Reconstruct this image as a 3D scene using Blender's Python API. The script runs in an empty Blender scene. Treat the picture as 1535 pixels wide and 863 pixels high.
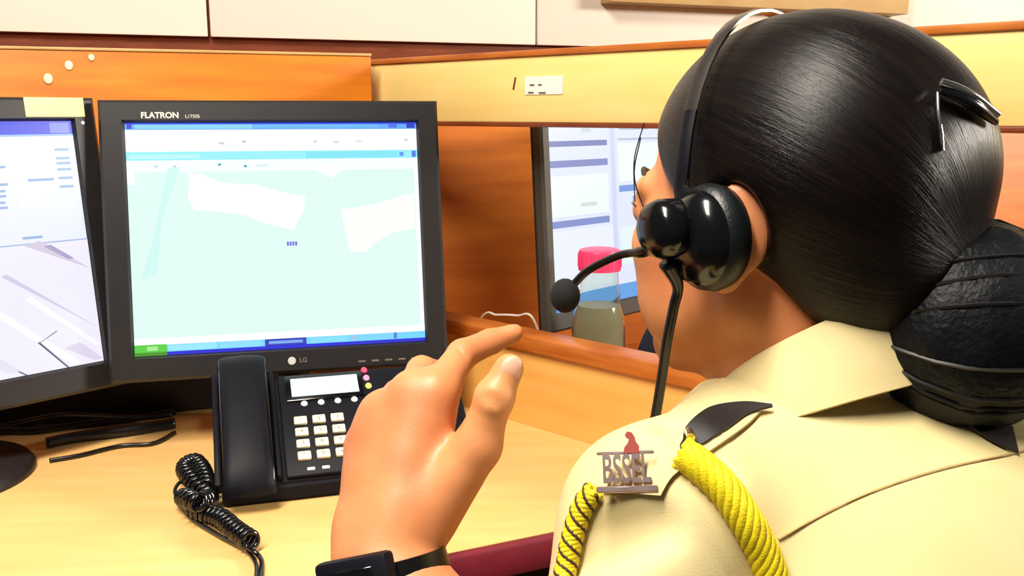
import bpy, bmesh, math, random
import numpy as np
from mathutils import Vector, Matrix, noise

random.seed(4)
rng = np.random.default_rng(4)
scene = bpy.context.scene
col = scene.collection

# ------------------------------------------------------------------ camera
FPX = 1400.0                       # focal length in pixels of the 1535 x 863 frame
PITCH = math.atan((431.5 - 170.0) / FPX)
CAM = np.array([0.0, 0.0, 1.19])
FWD = np.array([0.0, math.cos(PITCH), -math.sin(PITCH)])
UPV = np.array([0.0, math.sin(PITCH), math.cos(PITCH)])
RGT = np.array([1.0, 0.0, 0.0])
cd = bpy.data.cameras.new('camera')
cam = bpy.data.objects.new('camera', cd)
col.objects.link(cam)
cam.location = CAM
cam.rotation_euler = (math.pi / 2 - PITCH, 0, 0)
cd.sensor_width = 36.0
cd.lens = FPX / 1535.0 * 36.0
cd.clip_start = 0.02
scene.camera = cam

# ------------------------------------------------------------------ world, lamps, exposure
world = bpy.data.worlds.new('world')
scene.world = world
world.use_nodes = True
wb = world.node_tree.nodes['Background']
wb.inputs[0].default_value = (1.0, 0.93, 0.84, 1)
wb.inputs[1].default_value = 0.07


def area(name, loc, target, sx, sy, power, color):
    l = bpy.data.lights.new(name, 'AREA')
    l.shape = 'RECTANGLE'
    l.size, l.size_y = sx, sy
    l.energy = power
    l.color = color
    o = bpy.data.objects.new(name, l)
    col.objects.link(o)
    o.location = loc
    d = Vector(target) - Vector(loc)
    o.rotation_euler = d.to_track_quat('-Z', 'Y').to_euler()
    return o


lamp = area('unseen_lamp', (-0.50, -0.08, 2.55), (-0.50, -0.08, 0.0), 1.3, 0.26, 86, (1.0, 0.92, 0.80))  # ceiling tube overhead, out of view
lamp.rotation_euler = (0, 0, math.radians(61))
area('unseen_lamp', (3.3, 0.65, 2.00), (0.3, 1.2, 1.0), 1.0, 0.40, 135, (1.0, 0.92, 0.80))  # added lamp well below ceiling height, set to cast the neighbouring booth's shadow

vs = scene.view_settings
vs.view_transform = 'Standard'
vs.look = 'None'
vs.exposure = 0.0
vs.gamma = 1.0
vs.use_curve_mapping = False


# ------------------------------------------------------------------ projection helpers (design pixels -> world points)
def ray(px, py):
    return FWD + RGT * ((px - 767.5) / FPX) + UPV * ((431.5 - py) / FPX)


def at(px, py, depth):
    return CAM + ray(px, py) * depth


def on_z(px, py, z):
    r = ray(px, py)
    return CAM + r * ((z - CAM[2]) / r[2])


def on_plane(px, py, P, n):
    r = ray(px, py)
    return CAM + r * (np.dot(P - CAM, n) / np.dot(r, n))


# ------------------------------------------------------------------ materials
def lin(c):
    out = []
    for v in c[:3]:
        v = v / 255.0
        out.append(v / 12.92 if v <= 0.04045 else ((v + 0.055) / 1.055) ** 2.4)
    return (*out, 1.0)


def new_mat(name):
    m = bpy.data.materials.new(name)
    m.use_nodes = True
    nt = m.node_tree
    return m, nt, nt.nodes['Principled BSDF']


def mat(name, rgb, rough=0.5, metal=0.0, rgb2=None, scale=30.0, stretch=(1, 1, 1), bump=0.0, bscale=None,
        spec=0.5, coat=0.0, sss=0.0, detail=4.0):
    m, nt, b = new_mat(name)
    b.inputs['Roughness'].default_value = rough
    b.inputs['Metallic'].default_value = metal
    b.inputs['Specular IOR Level'].default_value = spec
    b.inputs['Coat Weight'].default_value = coat
    b.inputs['Coat Roughness'].default_value = 0.12
    if sss:
        b.inputs['Subsurface Weight'].default_value = sss
        b.inputs['Subsurface Radius'].default_value = (0.012, 0.005, 0.003)
        b.inputs['Subsurface Scale'].default_value = 0.6
    c1 = lin(rgb)
    c2 = lin(rgb2) if rgb2 else tuple(min(1, v * 0.86) for v in c1[:3]) + (1,)
    tc = nt.nodes.new('ShaderNodeTexCoord')
    mp = nt.nodes.new('ShaderNodeMapping')
    mp.inputs['Scale'].default_value = stretch
    nt.links.new(tc.outputs['Object'], mp.inputs['Vector'])
    nz = nt.nodes.new('ShaderNodeTexNoise')
    nz.inputs['Scale'].default_value = scale
    nz.inputs['Detail'].default_value = detail
    nt.links.new(mp.outputs['Vector'], nz.inputs['Vector'])
    rp = nt.nodes.new('ShaderNodeValToRGB')
    rp.color_ramp.elements[0].position = 0.3
    rp.color_ramp.elements[0].color = c2
    rp.color_ramp.elements[1].position = 0.7
    rp.color_ramp.elements[1].color = c1
    nt.links.new(nz.outputs['Fac'], rp.inputs['Fac'])
    nt.links.new(rp.outputs['Color'], b.inputs['Base Color'])
    if bump:
        nb = nt.nodes.new('ShaderNodeTexNoise')
        nb.inputs['Scale'].default_value = bscale or scale * 4
        nb.inputs['Detail'].default_value = 3
        nt.links.new(mp.outputs['Vector'], nb.inputs['Vector'])
        bp = nt.nodes.new('ShaderNodeBump')
        bp.inputs['Strength'].default_value = bump
        bp.inputs['Distance'].default_value = 0.001
        nt.links.new(nb.outputs['Fac'], bp.inputs['Height'])
        nt.links.new(bp.outputs['Normal'], b.inputs['Normal'])
    return m


def emit_attr(name, strength):
    """a lit display: emission colour read from the face colours of the picture shown on it"""
    m, nt, b = new_mat(name)
    b.inputs['Base Color'].default_value = (0.02, 0.02, 0.02, 1)
    b.inputs['Roughness'].default_value = 0.35
    a = nt.nodes.new('ShaderNodeAttribute')
    a.attribute_name = 'col'
    nt.links.new(a.outputs['Color'], b.inputs['Emission Color'])
    b.inputs['Emission Strength'].default_value = strength
    return m


def emit(name, rgb, strength):
    m, nt, b = new_mat(name)
    b.inputs['Base Color'].default_value = (0.05, 0.05, 0.05, 1)
    b.inputs['Emission Color'].default_value = lin(rgb)
    b.inputs['Emission Strength'].default_value = strength
    return m


def clear(name, rgb, rough=0.05, ior=1.3):
    m, nt, b = new_mat(name)
    b.inputs['Base Color'].default_value = lin(rgb)
    b.inputs['Roughness'].default_value = rough
    b.inputs['IOR'].default_value = ior
    b.inputs['Transmission Weight'].default_value = 1.0
    return m


M = {}
M['header'] = mat('yellow_laminate', (250, 226, 146), 0.42, rgb2=(246, 216, 130), scale=6, stretch=(1, 1, 9), bump=0.03)
M['orange'] = mat('orange_veneer', (228, 132, 22), 0.45, rgb2=(200, 100, 12), scale=5, stretch=(1, 1, 8), bump=0.05, detail=6)
M['orange_far'] = mat('brown_veneer', (214, 122, 34), 0.5, rgb2=(186, 96, 22), scale=5, stretch=(1, 1, 8), bump=0.05)
M['panel'] = mat('peach_laminate', (242, 182, 96), 0.42, rgb2=(232, 166, 78), scale=5, stretch=(1, 1, 7), bump=0.03)
M['rail'] = mat('rail_wood', (206, 122, 48), 0.4, rgb2=(176, 88, 26), scale=14, stretch=(1, 1, 6), bump=0.05)
M['trim'] = mat('dark_wood_trim', (134, 62, 24), 0.45, rgb2=(108, 44, 14), scale=14, stretch=(1, 1, 6), bump=0.05)
M['desk'] = mat('beech_desktop', (240, 196, 128), 0.36, rgb2=(235, 184, 110), scale=7, stretch=(1, 6, 1), bump=0.02)
M['edge'] = mat('maroon_edge_band', (122, 30, 46), 0.4, rgb2=(96, 20, 38), scale=20)
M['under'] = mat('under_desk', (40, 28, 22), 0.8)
M['white'] = mat('white_laminate', (250, 240, 226), 0.4, rgb2=(246, 234, 216), scale=3)
M['tan'] = mat('tan_trim', (205, 170, 110), 0.5, rgb2=(190, 150, 90), scale=10)
M['floor'] = mat('floor_carpet', (46, 38, 34), 0.95, rgb2=(30, 25, 22), scale=120, bump=0.3)
M['plastic'] = mat('black_plastic', (34, 32, 34), 0.42, rgb2=(29, 27, 29), scale=60, bump=0.04, bscale=900)
M['plastic2'] = mat('phone_plastic', (17, 17, 25), 0.5, rgb2=(13, 13, 20), spec=0.15, scale=60, bump=0.04, bscale=900)
M['gloss'] = mat('glossy_black', (10, 12, 15), 0.16, spec=0.6)
M['rubber'] = mat('black_rubber', (14, 14, 17), 0.3)
M['foam'] = mat('black_foam', (12, 11, 14), 0.85, bump=0.6, bscale=1500)
M['leatherette'] = mat('black_pad', (9, 16, 18), 0.42, bump=0.3, bscale=600)
M['greybez'] = mat('grey_bezel', (66, 63, 56), 0.5)
M['key'] = mat('cream_key', (250, 238, 205), 0.4)
M['softkey'] = mat('white_key', (236, 236, 240), 0.35)
M['ink'] = mat('grey_ink', (110, 100, 85), 0.6)
M['silver'] = mat('silver_print', (225, 225, 215), 0.35, metal=0.2)
M['tape'] = mat('cream_tape', (246, 228, 170), 0.6, rgb2=(240, 218, 150), scale=40)
M['sticker'] = mat('white_sticker', (255, 250, 240), 0.5)
M['paint'] = mat('white_paint_fleck', (255, 236, 200), 0.6)
M['screen'] = emit_attr('lit_screen', 1.0)
M['lcd'] = emit('phone_display', (235, 246, 250), 1.0)
M['led_red'] = emit('red_led', (245, 40, 100), 1.0)
M['led_pink'] = emit('pink_led', (255, 165, 205), 1.0)
M['led_yellow'] = emit('yellow_led', (250, 235, 110), 1.0)
M['pink'] = mat('pink_cap', (236, 70, 120), 0.35, rgb2=(228, 58, 110))
M['bottle'] = clear('clear_plastic', (240, 246, 240), 0.06, 1.18)
M['water'] = mat('cloudy_water', (206, 200, 172), 0.12, rgb2=(196, 188, 158), scale=20)
M['water'].node_tree.nodes['Principled BSDF'].inputs['Transmission Weight'].default_value = 0.45
M['water'].node_tree.nodes['Principled BSDF'].inputs['IOR'].default_value = 1.1
M['whitecord'] = mat('white_cord', (235, 225, 210), 0.5)
M['skin'] = mat('skin', (222, 152, 98), 0.48, rgb2=(200, 118, 78), scale=14, bump=0.12, bscale=500, sss=0.15)
M['nail'] = mat('nail', (236, 178, 150), 0.25, coat=0.3)
M['eye'] = mat('eye_white', (235, 228, 220), 0.15)
M['iris'] = mat('dark_iris', (40, 22, 14), 0.1)
M['lash'] = mat('dark_lash', (18, 12, 12), 0.5)
M['shirt'] = mat('khaki_cotton', (224, 206, 152), 0.82, rgb2=(218, 199, 142), scale=14, bump=0.15, bscale=900)
M['seam'] = mat('seam_thread', (196, 168, 112), 0.85)
M['blackcloth'] = mat('black_cloth', (24, 17, 20), 0.6)
M['rope'] = mat('yellow_cord', (244, 226, 20), 0.6, rgb2=(226, 196, 10), scale=120, bump=0.5, bscale=900)
M['ropedark'] = mat('dark_cord_strand', (70, 46, 30), 0.7)
M['badge'] = mat('brushed_metal', (222, 200, 198), 0.28, metal=0.85, rgb2=(190, 160, 158), scale=60)
M['emblem'] = mat('red_enamel', (176, 84, 76), 0.35, metal=0.3)
M['chrome'] = mat('chrome', (225, 225, 225), 0.15, metal=1.0)
M['band'] = mat('headband_steel', (120, 112, 108), 0.26, metal=0.9)
M['hoop'] = mat('hairnet', (5, 8, 15), 0.5, spec=0.25, bump=0.9, bscale=260)


def hair_mat():
    m, nt, b = new_mat('combed_black_hair')
    b.inputs['Roughness'].default_value = 0.33
    b.inputs['Specular IOR Level'].default_value = 0.2
    a = nt.nodes.new('ShaderNodeAttribute')
    a.attribute_name = 'strand'
    n1 = nt.nodes.new('ShaderNodeTexNoise')
    n1.inputs['Scale'].default_value = 17
    n1.inputs['Detail'].default_value = 6
    n1.inputs['Roughness'].default_value = 0.7
    nt.links.new(a.outputs['Vector'], n1.inputs['Vector'])
    rp = nt.nodes.new('ShaderNodeValToRGB')
    rp.color_ramp.elements[0].position = 0.35
    rp.color_ramp.elements[0].color = lin((6, 5, 7))
    rp.color_ramp.elements[1].position = 0.75
    rp.color_ramp.elements[1].color = lin((26, 16, 13))
    nt.links.new(n1.outputs['Fac'], rp.inputs['Fac'])
    nt.links.new(rp.outputs['Color'], b.inputs['Base Color'])
    bp = nt.nodes.new('ShaderNodeBump')
    bp.inputs['Strength'].default_value = 0.6
    bp.inputs['Distance'].default_value = 0.0016
    nt.links.new(n1.outputs['Fac'], bp.inputs['Height'])
    nt.links.new(bp.outputs['Normal'], b.inputs['Normal'])
    return m


M['hair'] = hair_mat()


# ------------------------------------------------------------------ object helpers
def tag(o, label=None, cat=None, group=None, kind=None):
    if label:
        o['label'] = label
    if cat:
        o['category'] = cat
    if group:
        o['group'] = group
    if kind:
        o['kind'] = kind
    return o


def thing(name, label, cat, loc=(0, 0, 0), rz=0.0, group=None):
    o = bpy.data.objects.new(name, None)
    o.empty_display_size = 0.05
    col.objects.link(o)
    o.location = loc
    o.rotation_euler = (0, 0, rz)
    return tag(o, label, cat, group)


def link_mesh(name, me, mats, parent=None, smooth=40):
    if not isinstance(mats, (list, tuple)):
        mats = [mats]
    for m in mats:
        me.materials.append(m)
    if smooth:
        me.shade_smooth()
        if smooth < 180:
            me.set_sharp_from_angle(angle=math.radians(smooth))
    o = bpy.data.objects.new(name, me)
    col.objects.link(o)
    if parent:
        o.parent = parent
    return o


def local(root, p):
    """world point -> local point of a root whose transform is location + z rotation"""
    rz = root.rotation_euler[2]
    v = Vector(p) - Vector(root.location)
    return Matrix.Rotation(-rz, 3, 'Z') @ v


class MB:
    def __init__(s):
        s.bm = bmesh.new()
        s.mi = 0

    def _mark(s, faces):
        for f in faces:
            f.material_index = s.mi

    def box(s, c, size, bevel=0.0, mx=None, seg=2):
        r = bmesh.ops.create_cube(s.bm, size=1.0)
        vs_ = r['verts']
        for v in vs_:
            v.co = Vector((v.co.x * size[0], v.co.y * size[1], v.co.z * size[2]))
        if bevel:
            es = list({e for v in vs_ for e in v.link_edges})
            rb = bmesh.ops.bevel(s.bm, geom=es, offset=bevel, segments=seg, affect='EDGES', profile=0.5)
            vs_ = list({v for f in rb['faces'] for v in f.verts} | {v for v in vs_ if v.is_valid})
        m = Matrix.Translation(Vector(c))
        if mx is not None:
            m = mx @ m
        for v in vs_:
            v.co = m @ v.co
        s._mark({f for v in vs_ for f in v.link_faces})
        return s

    def prism(s, pts, z0, z1, mx=None):
        """polygon in xy extruded from z0 to z1"""
        a = [s.bm.verts.new(Vector((p[0], p[1], z0))) for p in pts]
        b = [s.bm.verts.new(Vector((p[0], p[1], z1))) for p in pts]
        n = len(pts)
        fs = [s.bm.faces.new(list(reversed(a))), s.bm.faces.new(b)]
        for i in range(n):
            fs.append(s.bm.faces.new([a[i], a[(i + 1) % n], b[(i + 1) % n], b[i]]))
        if mx is not None:
            for v in a + b:
                v.co = mx @ v.co
        s._mark(fs)
        return s

    def lathe(s, prof, n=32, mx=None, cap=True):
        rings = []
        for r, z in prof:
            rings.append([s.bm.verts.new(Vector((r * math.cos(2 * math.pi * i / n), r * math.sin(2 * math.pi * i / n), z))) for i in range(n)])
        fs = []
        for a, b in zip(rings[:-1], rings[1:]):
            for i in range(n):
                fs.append(s.bm.faces.new([a[i], a[(i + 1) % n], b[(i + 1) % n], b[i]]))
        if cap:
            fs.append(s.bm.faces.new(list(reversed(rings[0]))))
            fs.append(s.bm.faces.new(rings[-1]))
        if mx is not None:
            for rg in rings:
                for v in rg:
                    v.co = mx @ v.co
        s._mark(fs)
        return s

    def tube(s, pts, r, n=8, rad=None, squash=None, up=None):
        """tube along points; rad = per-point radii; squash=(a,b) section factors with reference up vector"""
        P = [Vector(p) for p in pts]
        m = len(P)
        T = [(P[min(i + 1, m - 1)] - P[max(i - 1, 0)]).normalized() for i in range(m)]
        ref = Vector(up) if up is not None else (Vector((0, 0, 1)) if abs(T[0].z) < 0.9 else Vector((1, 0, 0)))
        N = (ref - T[0] * ref.dot(T[0])).normalized()
        rings = []
        for i in range(m):
            if up is not None:
                N = (Vector(up) - T[i] * Vector(up).dot(T[i])).normalized()
            else:
                N = (N - T[i] * N.dot(T[i])).normalized()
            B = T[i].cross(N)
            rr = rad[i] if rad is not None else r
            a, b = squash if squash else (1, 1)
            rings.append([s.bm.verts.new(P[i] + N * (math.cos(2 * math.pi * k / n) * rr * a) + B * (math.sin(2 * math.pi * k / n) * rr * b)) for k in range(n)])
        fs = []
        for a, b in zip(rings[:-1], rings[1:]):
            for k in range(n):
                fs.append(s.bm.faces.new([a[k], a[(k + 1) % n], b[(k + 1) % n], b[k]]))
        fs.append(s.bm.faces.new(list(reversed(rings[0]))))
        fs.append(s.bm.faces.new(rings[-1]))
        s._mark(fs)
        return s

    def loft(s, pts, sec, up):
        """closed section swept along points, fixed up direction; sec may vary: list per point"""
        P = [Vector(p) for p in pts]
        m = len(P)
        rings = []
        for i in range(m):
            T = (P[min(i + 1, m - 1)] - P[max(i - 1, 0)]).normalized()
            N = (Vector(up) - T * Vector(up).dot(T)).normalized()
            B = T.cross(N)
            rings.append([s.bm.verts.new(P[i] + B * x + N * y) for x, y in sec[i]])
        fs = []
        k = len(sec[0])
        for a, b in zip(rings[:-1], rings[1:]):
            for q in range(k):
                fs.append(s.bm.faces.new([a[q], a[(q + 1) % k], b[(q + 1) % k], b[q]]))
        fs.append(s.bm.faces.new(list(reversed(rings[0]))))
        fs.append(s.bm.faces.new(rings[-1]))
        s._mark(fs)
        return s

    def ball(s, c, r, n=16, mx=None):
        rr = r if hasattr(r, '__len__') else (r, r, r)
        q = bmesh.ops.create_uvsphere(s.bm, u_segments=n, v_segments=max(6, n // 2), radius=1.0)
        m = Matrix.Translation(Vector(c)) @ (mx.to_4x4() if mx is not None else Matrix.Identity(4)) @ Matrix.Diagonal((*rr, 1))
        for v in q['verts']:
            v.co = m @ v.co
        s._mark({f for v in q['verts'] for f in v.link_faces})
        return s

    def build(s, name, mats, parent=None, smooth=40, mx=None):
        if mx is not None:
            s.bm.transform(mx)
        bmesh.ops.recalc_face_normals(s.bm, faces=s.bm.faces)
        me = bpy.data.meshes.new(name)
        s.bm.to_mesh(me)
        s.bm.free()
        return link_mesh(name, me, mats, parent, smooth)


def spline(pts, n):
    """Catmull-Rom through points, n samples"""
    P = [np.array(p, float) for p in pts]
    P = [2 * P[0] - P[1]] + P + [2 * P[-1] - P[-2]]
    out = []
    m = len(P) - 3
    for q in range(n):
        t = q / (n - 1) * m
        i = min(int(t), m - 1)
        u = t - i
        a, b, c, d = P[i], P[i + 1], P[i + 2], P[i + 3]
        out.append(0.5 * ((2 * b) + (c - a) * u + (2 * a - 5 * b + 4 * c - d) * u * u + (3 * b - a - 3 * c + d) * u ** 3))
    return out


def text_mesh(txt, size, depth=0.0003, bold=0.0, sx=1.0):
    cu = bpy.data.curves.new('txt', 'FONT')
    cu.body = txt
    cu.size = size
    cu.extrude = depth
    cu.offset = bold
    cu.align_x = 'CENTER'
    cu.align_y = 'CENTER'
    o = bpy.data.objects.new('txt', cu)
    col.objects.link(o)
    dg = bpy.context.evaluated_depsgraph_get()
    me = bpy.data.meshes.new_from_object(o.evaluated_get(dg))
    bpy.data.objects.remove(o)
    me.materials.clear()
    me.transform(Matrix.Diagonal((sx, 1, 1, 1)))
    return me


def text_obj(name, txt, size, mx, m, parent, depth=0.0003, bold=0.0, sx=1.0):
    me = text_mesh(txt, size, depth, bold, sx)
    me.transform(mx)
    return link_mesh(name, me, m, parent, smooth=0)


def picture(name, polys, mx, parent):
    """flat picture on a display: list of (polygon [(u,v)...], rgb); each later polygon a hair in front"""
    verts, faces, cols = [], [], []
    for i, (pg, c) in enumerate(polys):
        b = len(verts)
        for (x, y) in pg:
            verts.append(mx @ Vector((x, y, 0.00004 * i)))
        faces.append(list(range(b, b + len(pg))))
        cols += [lin(c)] * len(pg)
    me = bpy.data.meshes.new(name)
    me.from_pydata([tuple(v) for v in verts], [], faces)
    a = me.color_attributes.new('col', 'FLOAT_COLOR', 'CORNER')
    for i, c in enumerate(cols):
        a.data[i].color = c
    return link_mesh(name, me, M['screen'], parent, smooth=0)


# ------------------------------------------------------------------ signed distance modelling (bodies, hair, shirt)
class Field:
    def __init__(s, lo, hi, h):
        s.lo = np.array(lo, float)
        s.h = h
        s.n = np.ceil((np.array(hi) - s.lo) / h).astype(int) + 1
        s.d = np.full(s.n, 0.5, np.float32)
        s.ax = [(s.lo[i] + np.arange(s.n[i]) * h).astype(np.float32) for i in range(3)]

    def sub(s, lo, hi, pad):
        i0 = np.clip(np.floor((np.array(lo) - pad - s.lo) / s.h).astype(int), 0, s.n - 1)
        i1 = np.clip(np.ceil((np.array(hi) + pad - s.lo) / s.h).astype(int) + 1, 1, s.n)
        sl = tuple(slice(a, b) for a, b in zip(i0, i1))
        X = s.ax[0][sl[0]][:, None, None]
        Y = s.ax[1][sl[1]][None, :, None]
        Z = s.ax[2][sl[2]][None, None, :]
        return sl, X, Y, Z

    def blend(s, sl, b, k, mode):
        a = s.d[sl]
        if mode == 'add':
            h = np.clip(0.5 + 0.5 * (b - a) / k, 0, 1)
            s.d[sl] = b * (1 - h) + a * h - k * h * (1 - h)
        else:                       # subtract b
            h = np.clip(0.5 - 0.5 * (a + b) / k, 0, 1)
            s.d[sl] = a * (1 - h) + (-b) * h + k * h * (1 - h)

    def cone(s, a, b, r1, r2, k=0.006, mode='add'):
        a = np.array(a, float)
        b = np.array(b, float)
        R = max(r1, r2)
        sl, X, Y, Z = s.sub(np.minimum(a, b) - R, np.maximum(a, b) + R, k + 3 * s.h)
        if min(q.stop - q.start for q in sl) <= 0:
            return s
        ba = b - a
        l2 = float(ba @ ba) + 1e-12
        t = np.clip(((X - a[0]) * ba[0] + (Y - a[1]) * ba[1] + (Z - a[2]) * ba[2]) / l2, 0, 1)
        d = np.sqrt((X - a[0] - ba[0] * t) ** 2 + (Y - a[1] - ba[1] * t) ** 2 + (Z - a[2] - ba[2] * t) ** 2) - (r1 + (r2 - r1) * t)
        s.blend(sl, d.astype(np.float32), k, mode)
        return s

    def ell(s, c, r, A=None, k=0.006, mode='add'):
        """ellipsoid, A rows = axes"""
        c = np.array(c, float)
        r = np.array(r, float)
        A = np.eye(3) if A is None else np.array(A)
        ext = np.sqrt(((A * r[:, None]) ** 2).sum(0))
        sl, X, Y, Z = s.sub(c - ext, c + ext, k + 3 * s.h)
        if min(q.stop - q.start for q in sl) <= 0:
            return s
        q = [A[i, 0] * (X - c[0]) + A[i, 1] * (Y - c[1]) + A[i, 2] * (Z - c[2]) for i in range(3)]
        k0 = np.sqrt(sum((q[i] / r[i]) ** 2 for i in range(3)))
        k1 = np.sqrt(sum((q[i] / r[i] ** 2) ** 2 for i in range(3))) + 1e-9
        s.blend(sl, (k0 * (k0 - 1) / k1).astype(np.float32), k, mode)
        return s

    def value(s, p):
        i = np.clip(((np.array(p) - s.lo) / s.h), 0, s.n - 1.001)
        b = i.astype(int)
        t = i - b
        v = 0.0
        for dx in (0, 1):
            for dy in (0, 1):
                for dz in (0, 1):
                    w = (t[0] if dx else 1 - t[0]) * (t[1] if dy else 1 - t[1]) * (t[2] if dz else 1 - t[2])
                    v += w * s.d[b[0] + dx, b[1] + dy, b[2] + dz]
        return v

    def normal(s, p, e=0.004):
        p = np.array(p)
        g = np.array([s.value(p + np.eye(3)[i] * e) - s.value(p - np.eye(3)[i] * e) for i in range(3)])
        return g / (np.linalg.norm(g) + 1e-9)

    def hit(s, px, py, d0=0.3, d1=0.9):
        """first surface point along the line of sight of a design pixel"""
        r = ray(px, py)
        prev = None
        for D in np.arange(d0, d1, 0.0015):
            p = CAM + r * D
            if np.any(p < s.lo) or np.any(p > s.lo + (s.n - 1) * s.h):
                continue
            v = s.value(p)
            if v < 0:
                return p if prev is None else CAM + r * (D - 0.0015 * (-v) / (prev - v + 1e-9))
            prev = v
        return None

    def nets(s):
        d = s.d
        ins = d < 0
        n = np.array(d.shape)
        cnt = np.zeros(n - 1, np.uint8)
        for a in (0, 1):
            for b in (0, 1):
                for c in (0, 1):
                    cnt += ins[a:n[0] - 1 + a, b:n[1] - 1 + b, c:n[2] - 1 + c]
        act = np.argwhere((cnt > 0) & (cnt < 8))
        idx = np.full(n - 1, -1, np.int32)
        idx[tuple(act.T)] = np.arange(len(act))
        acc = np.zeros((len(act), 3))
        num = np.zeros(len(act))
        cr = [(a, b, c) for a in (0, 1) for b in (0, 1) for c in (0, 1)]
        vals = {q: d[tuple((act + np.array(q)).T)] for q in cr}
        for q in cr:
            for ax in range(3):
                if q[ax]:
                    continue
                w = list(q)
                w[ax] = 1
                v0, v1 = vals[q], vals[tuple(w)]
                mk = (v0 < 0) != (v1 < 0)
                t = np.where(mk, v0 / np.where(mk, v0 - v1, 1), 0)
                pos = np.repeat(np.array(q, float)[None], len(act), 0)
                pos[:, ax] += t
                acc += pos * mk[:, None]
                num += mk
        V = (act + acc / num[:, None]) * s.h + s.lo
        quads = []
        for ax in range(3):
            sl0 = [slice(1, -1)] * 3
            sl1 = [slice(1, -1)] * 3
            sl0[ax] = slice(0, -1)
            sl1[ax] = slice(1, None)
            a, b = ins[tuple(sl0)], ins[tuple(sl1)]
            ch = np.argwhere(a != b)
            flip = a[tuple(ch.T)]
            ch = ch + 1
            ch[:, ax] -= 1
            u, v = [(1, 2), (2, 0), (0, 1)][ax]
            offs = []
            for du, dv in ((0, 0), (-1, 0), (-1, -1), (0, -1)):
                o = ch.copy()
                o[:, u] += du
                o[:, v] += dv
                offs.append(idx[tuple(o.T)])
            qd = np.stack(offs, 1)
            qd[~flip] = qd[~flip][:, ::-1]
            quads.append(qd)
        Q = np.concatenate(quads)
        Q = Q[(Q >= 0).all(1)]
        return V, Q


def relax(V, Q, it=2, lam=0.5):
    for _ in range(it):
        acc = np.zeros_like(V)
        num = np.zeros(len(V))
        for a, b in ((0, 1), (1, 2), (2, 3), (3, 0)):
            np.add.at(acc, Q[:, a], V[Q[:, b]])
            np.add.at(acc, Q[:, b], V[Q[:, a]])
            np.add.at(num, Q[:, a], 1)
            np.add.at(num, Q[:, b], 1)
        V = V + lam * (acc / np.maximum(num, 1)[:, None] - V)
    return V


def np_mesh(name, V, Q):
    me = bpy.data.meshes.new(name)
    me.vertices.add(len(V))
    me.vertices.foreach_set('co', V.astype(np.float32).ravel())
    me.loops.add(len(Q) * 4)
    me.loops.foreach_set('vertex_index', Q.astype(np.int32).ravel())
    me.polygons.add(len(Q))
    me.polygons.foreach_set('loop_start', np.arange(0, len(Q) * 4, 4, dtype=np.int32))
    me.update(calc_edges=True)
    me.validate()
    return me


# ================================================================== THE SETTING
DESK_Z = 0.75
# right partition plane (through the desk line), left partition line, back wall
RW0 = on_z(750, 625, DESK_Z)
RWD = on_z(895, 668, DESK_Z) - RW0
RWD[2] = 0
RWD /= np.linalg.norm(RWD)                    # runs towards the viewer, to the right
RWN = np.array([RWD[1], -RWD[0], 0])          # points to our side
if RWN[1] > 0:
    RWN = -RWN
LW0 = at(0, 68, 1.25)
LW1 = on_plane(556, 90, RW0 + RWN * 0.034, RWN)
LW0[2] = LW1[2] = 0
LWD = (LW1 - LW0) / np.linalg.norm(LW1 - LW0)
LWN = np.array([LWD[1], -LWD[0], 0])
TOPZ = 1.279


def yaw(d):
    return math.atan2(d[1], d[0])


def slab(name, P, d, length, z0, z1, thick, m, parent=None, n_off=0.0, nrm=None, bevel=0.002):
    """upright slab: front face on the line P + d*t, thickness behind it (away from nrm)"""
    mb = MB()
    c = np.array(P) + np.array(d) * (length / 2) + nrm * (n_off - thick / 2)
    mx = Matrix.Translation((c[0], c[1], (z0 + z1) / 2)) @ Matrix.Rotation(yaw(d), 4, 'Z')
    mb.box((0, 0, 0), (length, thick, z1 - z0), bevel)
    o = mb.build(name, m, parent)
    o.matrix_world = mx
    return o


fl = MB().box((0, 1.2, -0.02), (6, 6, 0.04)).build('floor', M['floor'], smooth=0)
tag(fl, 'dark floor below the desk', None, None, 'structure')

# back wall of white boards, parallel to the left partition
BW0 = LW0 - LWN * 0.42 - LWD * 1.5
core = slab('wall_back', BW0, LWD, 5.2, 0.0, 2.6, 0.05, M['trim'], nrm=LWN, bevel=0)
tag(core, 'white boarded wall behind the partitions', None, None, 'structure')
PB = BW0 + LWN * 0.016


def bw_at(px, py):
    return on_plane(px, py, PB, LWN)


z_low = bw_at(0, 47)[2]
s_seam1 = float((bw_at(312, 20) - BW0) @ LWD)
s_seam2 = float((bw_at(805, 20) - BW0) @ LWD)
cuts = [0.0, s_seam1 - (s_seam2 - s_seam1), s_seam1, s_seam2, s_seam2 + (s_seam2 - s_seam1), 5.2]
z_cor = bw_at(1060, 13)[2]
for a, b in zip(cuts[:-1], cuts[1:]):
    if b - a < 0.05:
        continue
    o = slab('board', BW0 + LWD * (a + 0.0025), LWD, b - a - 0.005, z_low, 2.6, 0.016, M['white'], nrm=LWN, n_off=0.016)
    o.parent = core
    o.matrix_parent_inverse = core.matrix_world.inverted()
s_cor = float((bw_at(900, 0) - BW0) @ LWD)
o = slab('cornice', BW0 + LWD * s_cor, LWD, 0.75, z_cor, z_cor + 0.3, 0.05, M['tan'], nrm=LWN, n_off=0.066)
o.parent = core
o.matrix_parent_inverse = core.matrix_world.inverted()
core['label'] = 'white boarded wall behind the partitions'

# left partition (orange veneer) with a worn top edge
lp = thing('desk_partition', 'orange veneered partition standing behind the two monitors on the left', 'partition', tuple(LW0 - LWD * 0.9))
LL = float(np.linalg.norm(LW1 - LW0)) + 0.9


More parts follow.
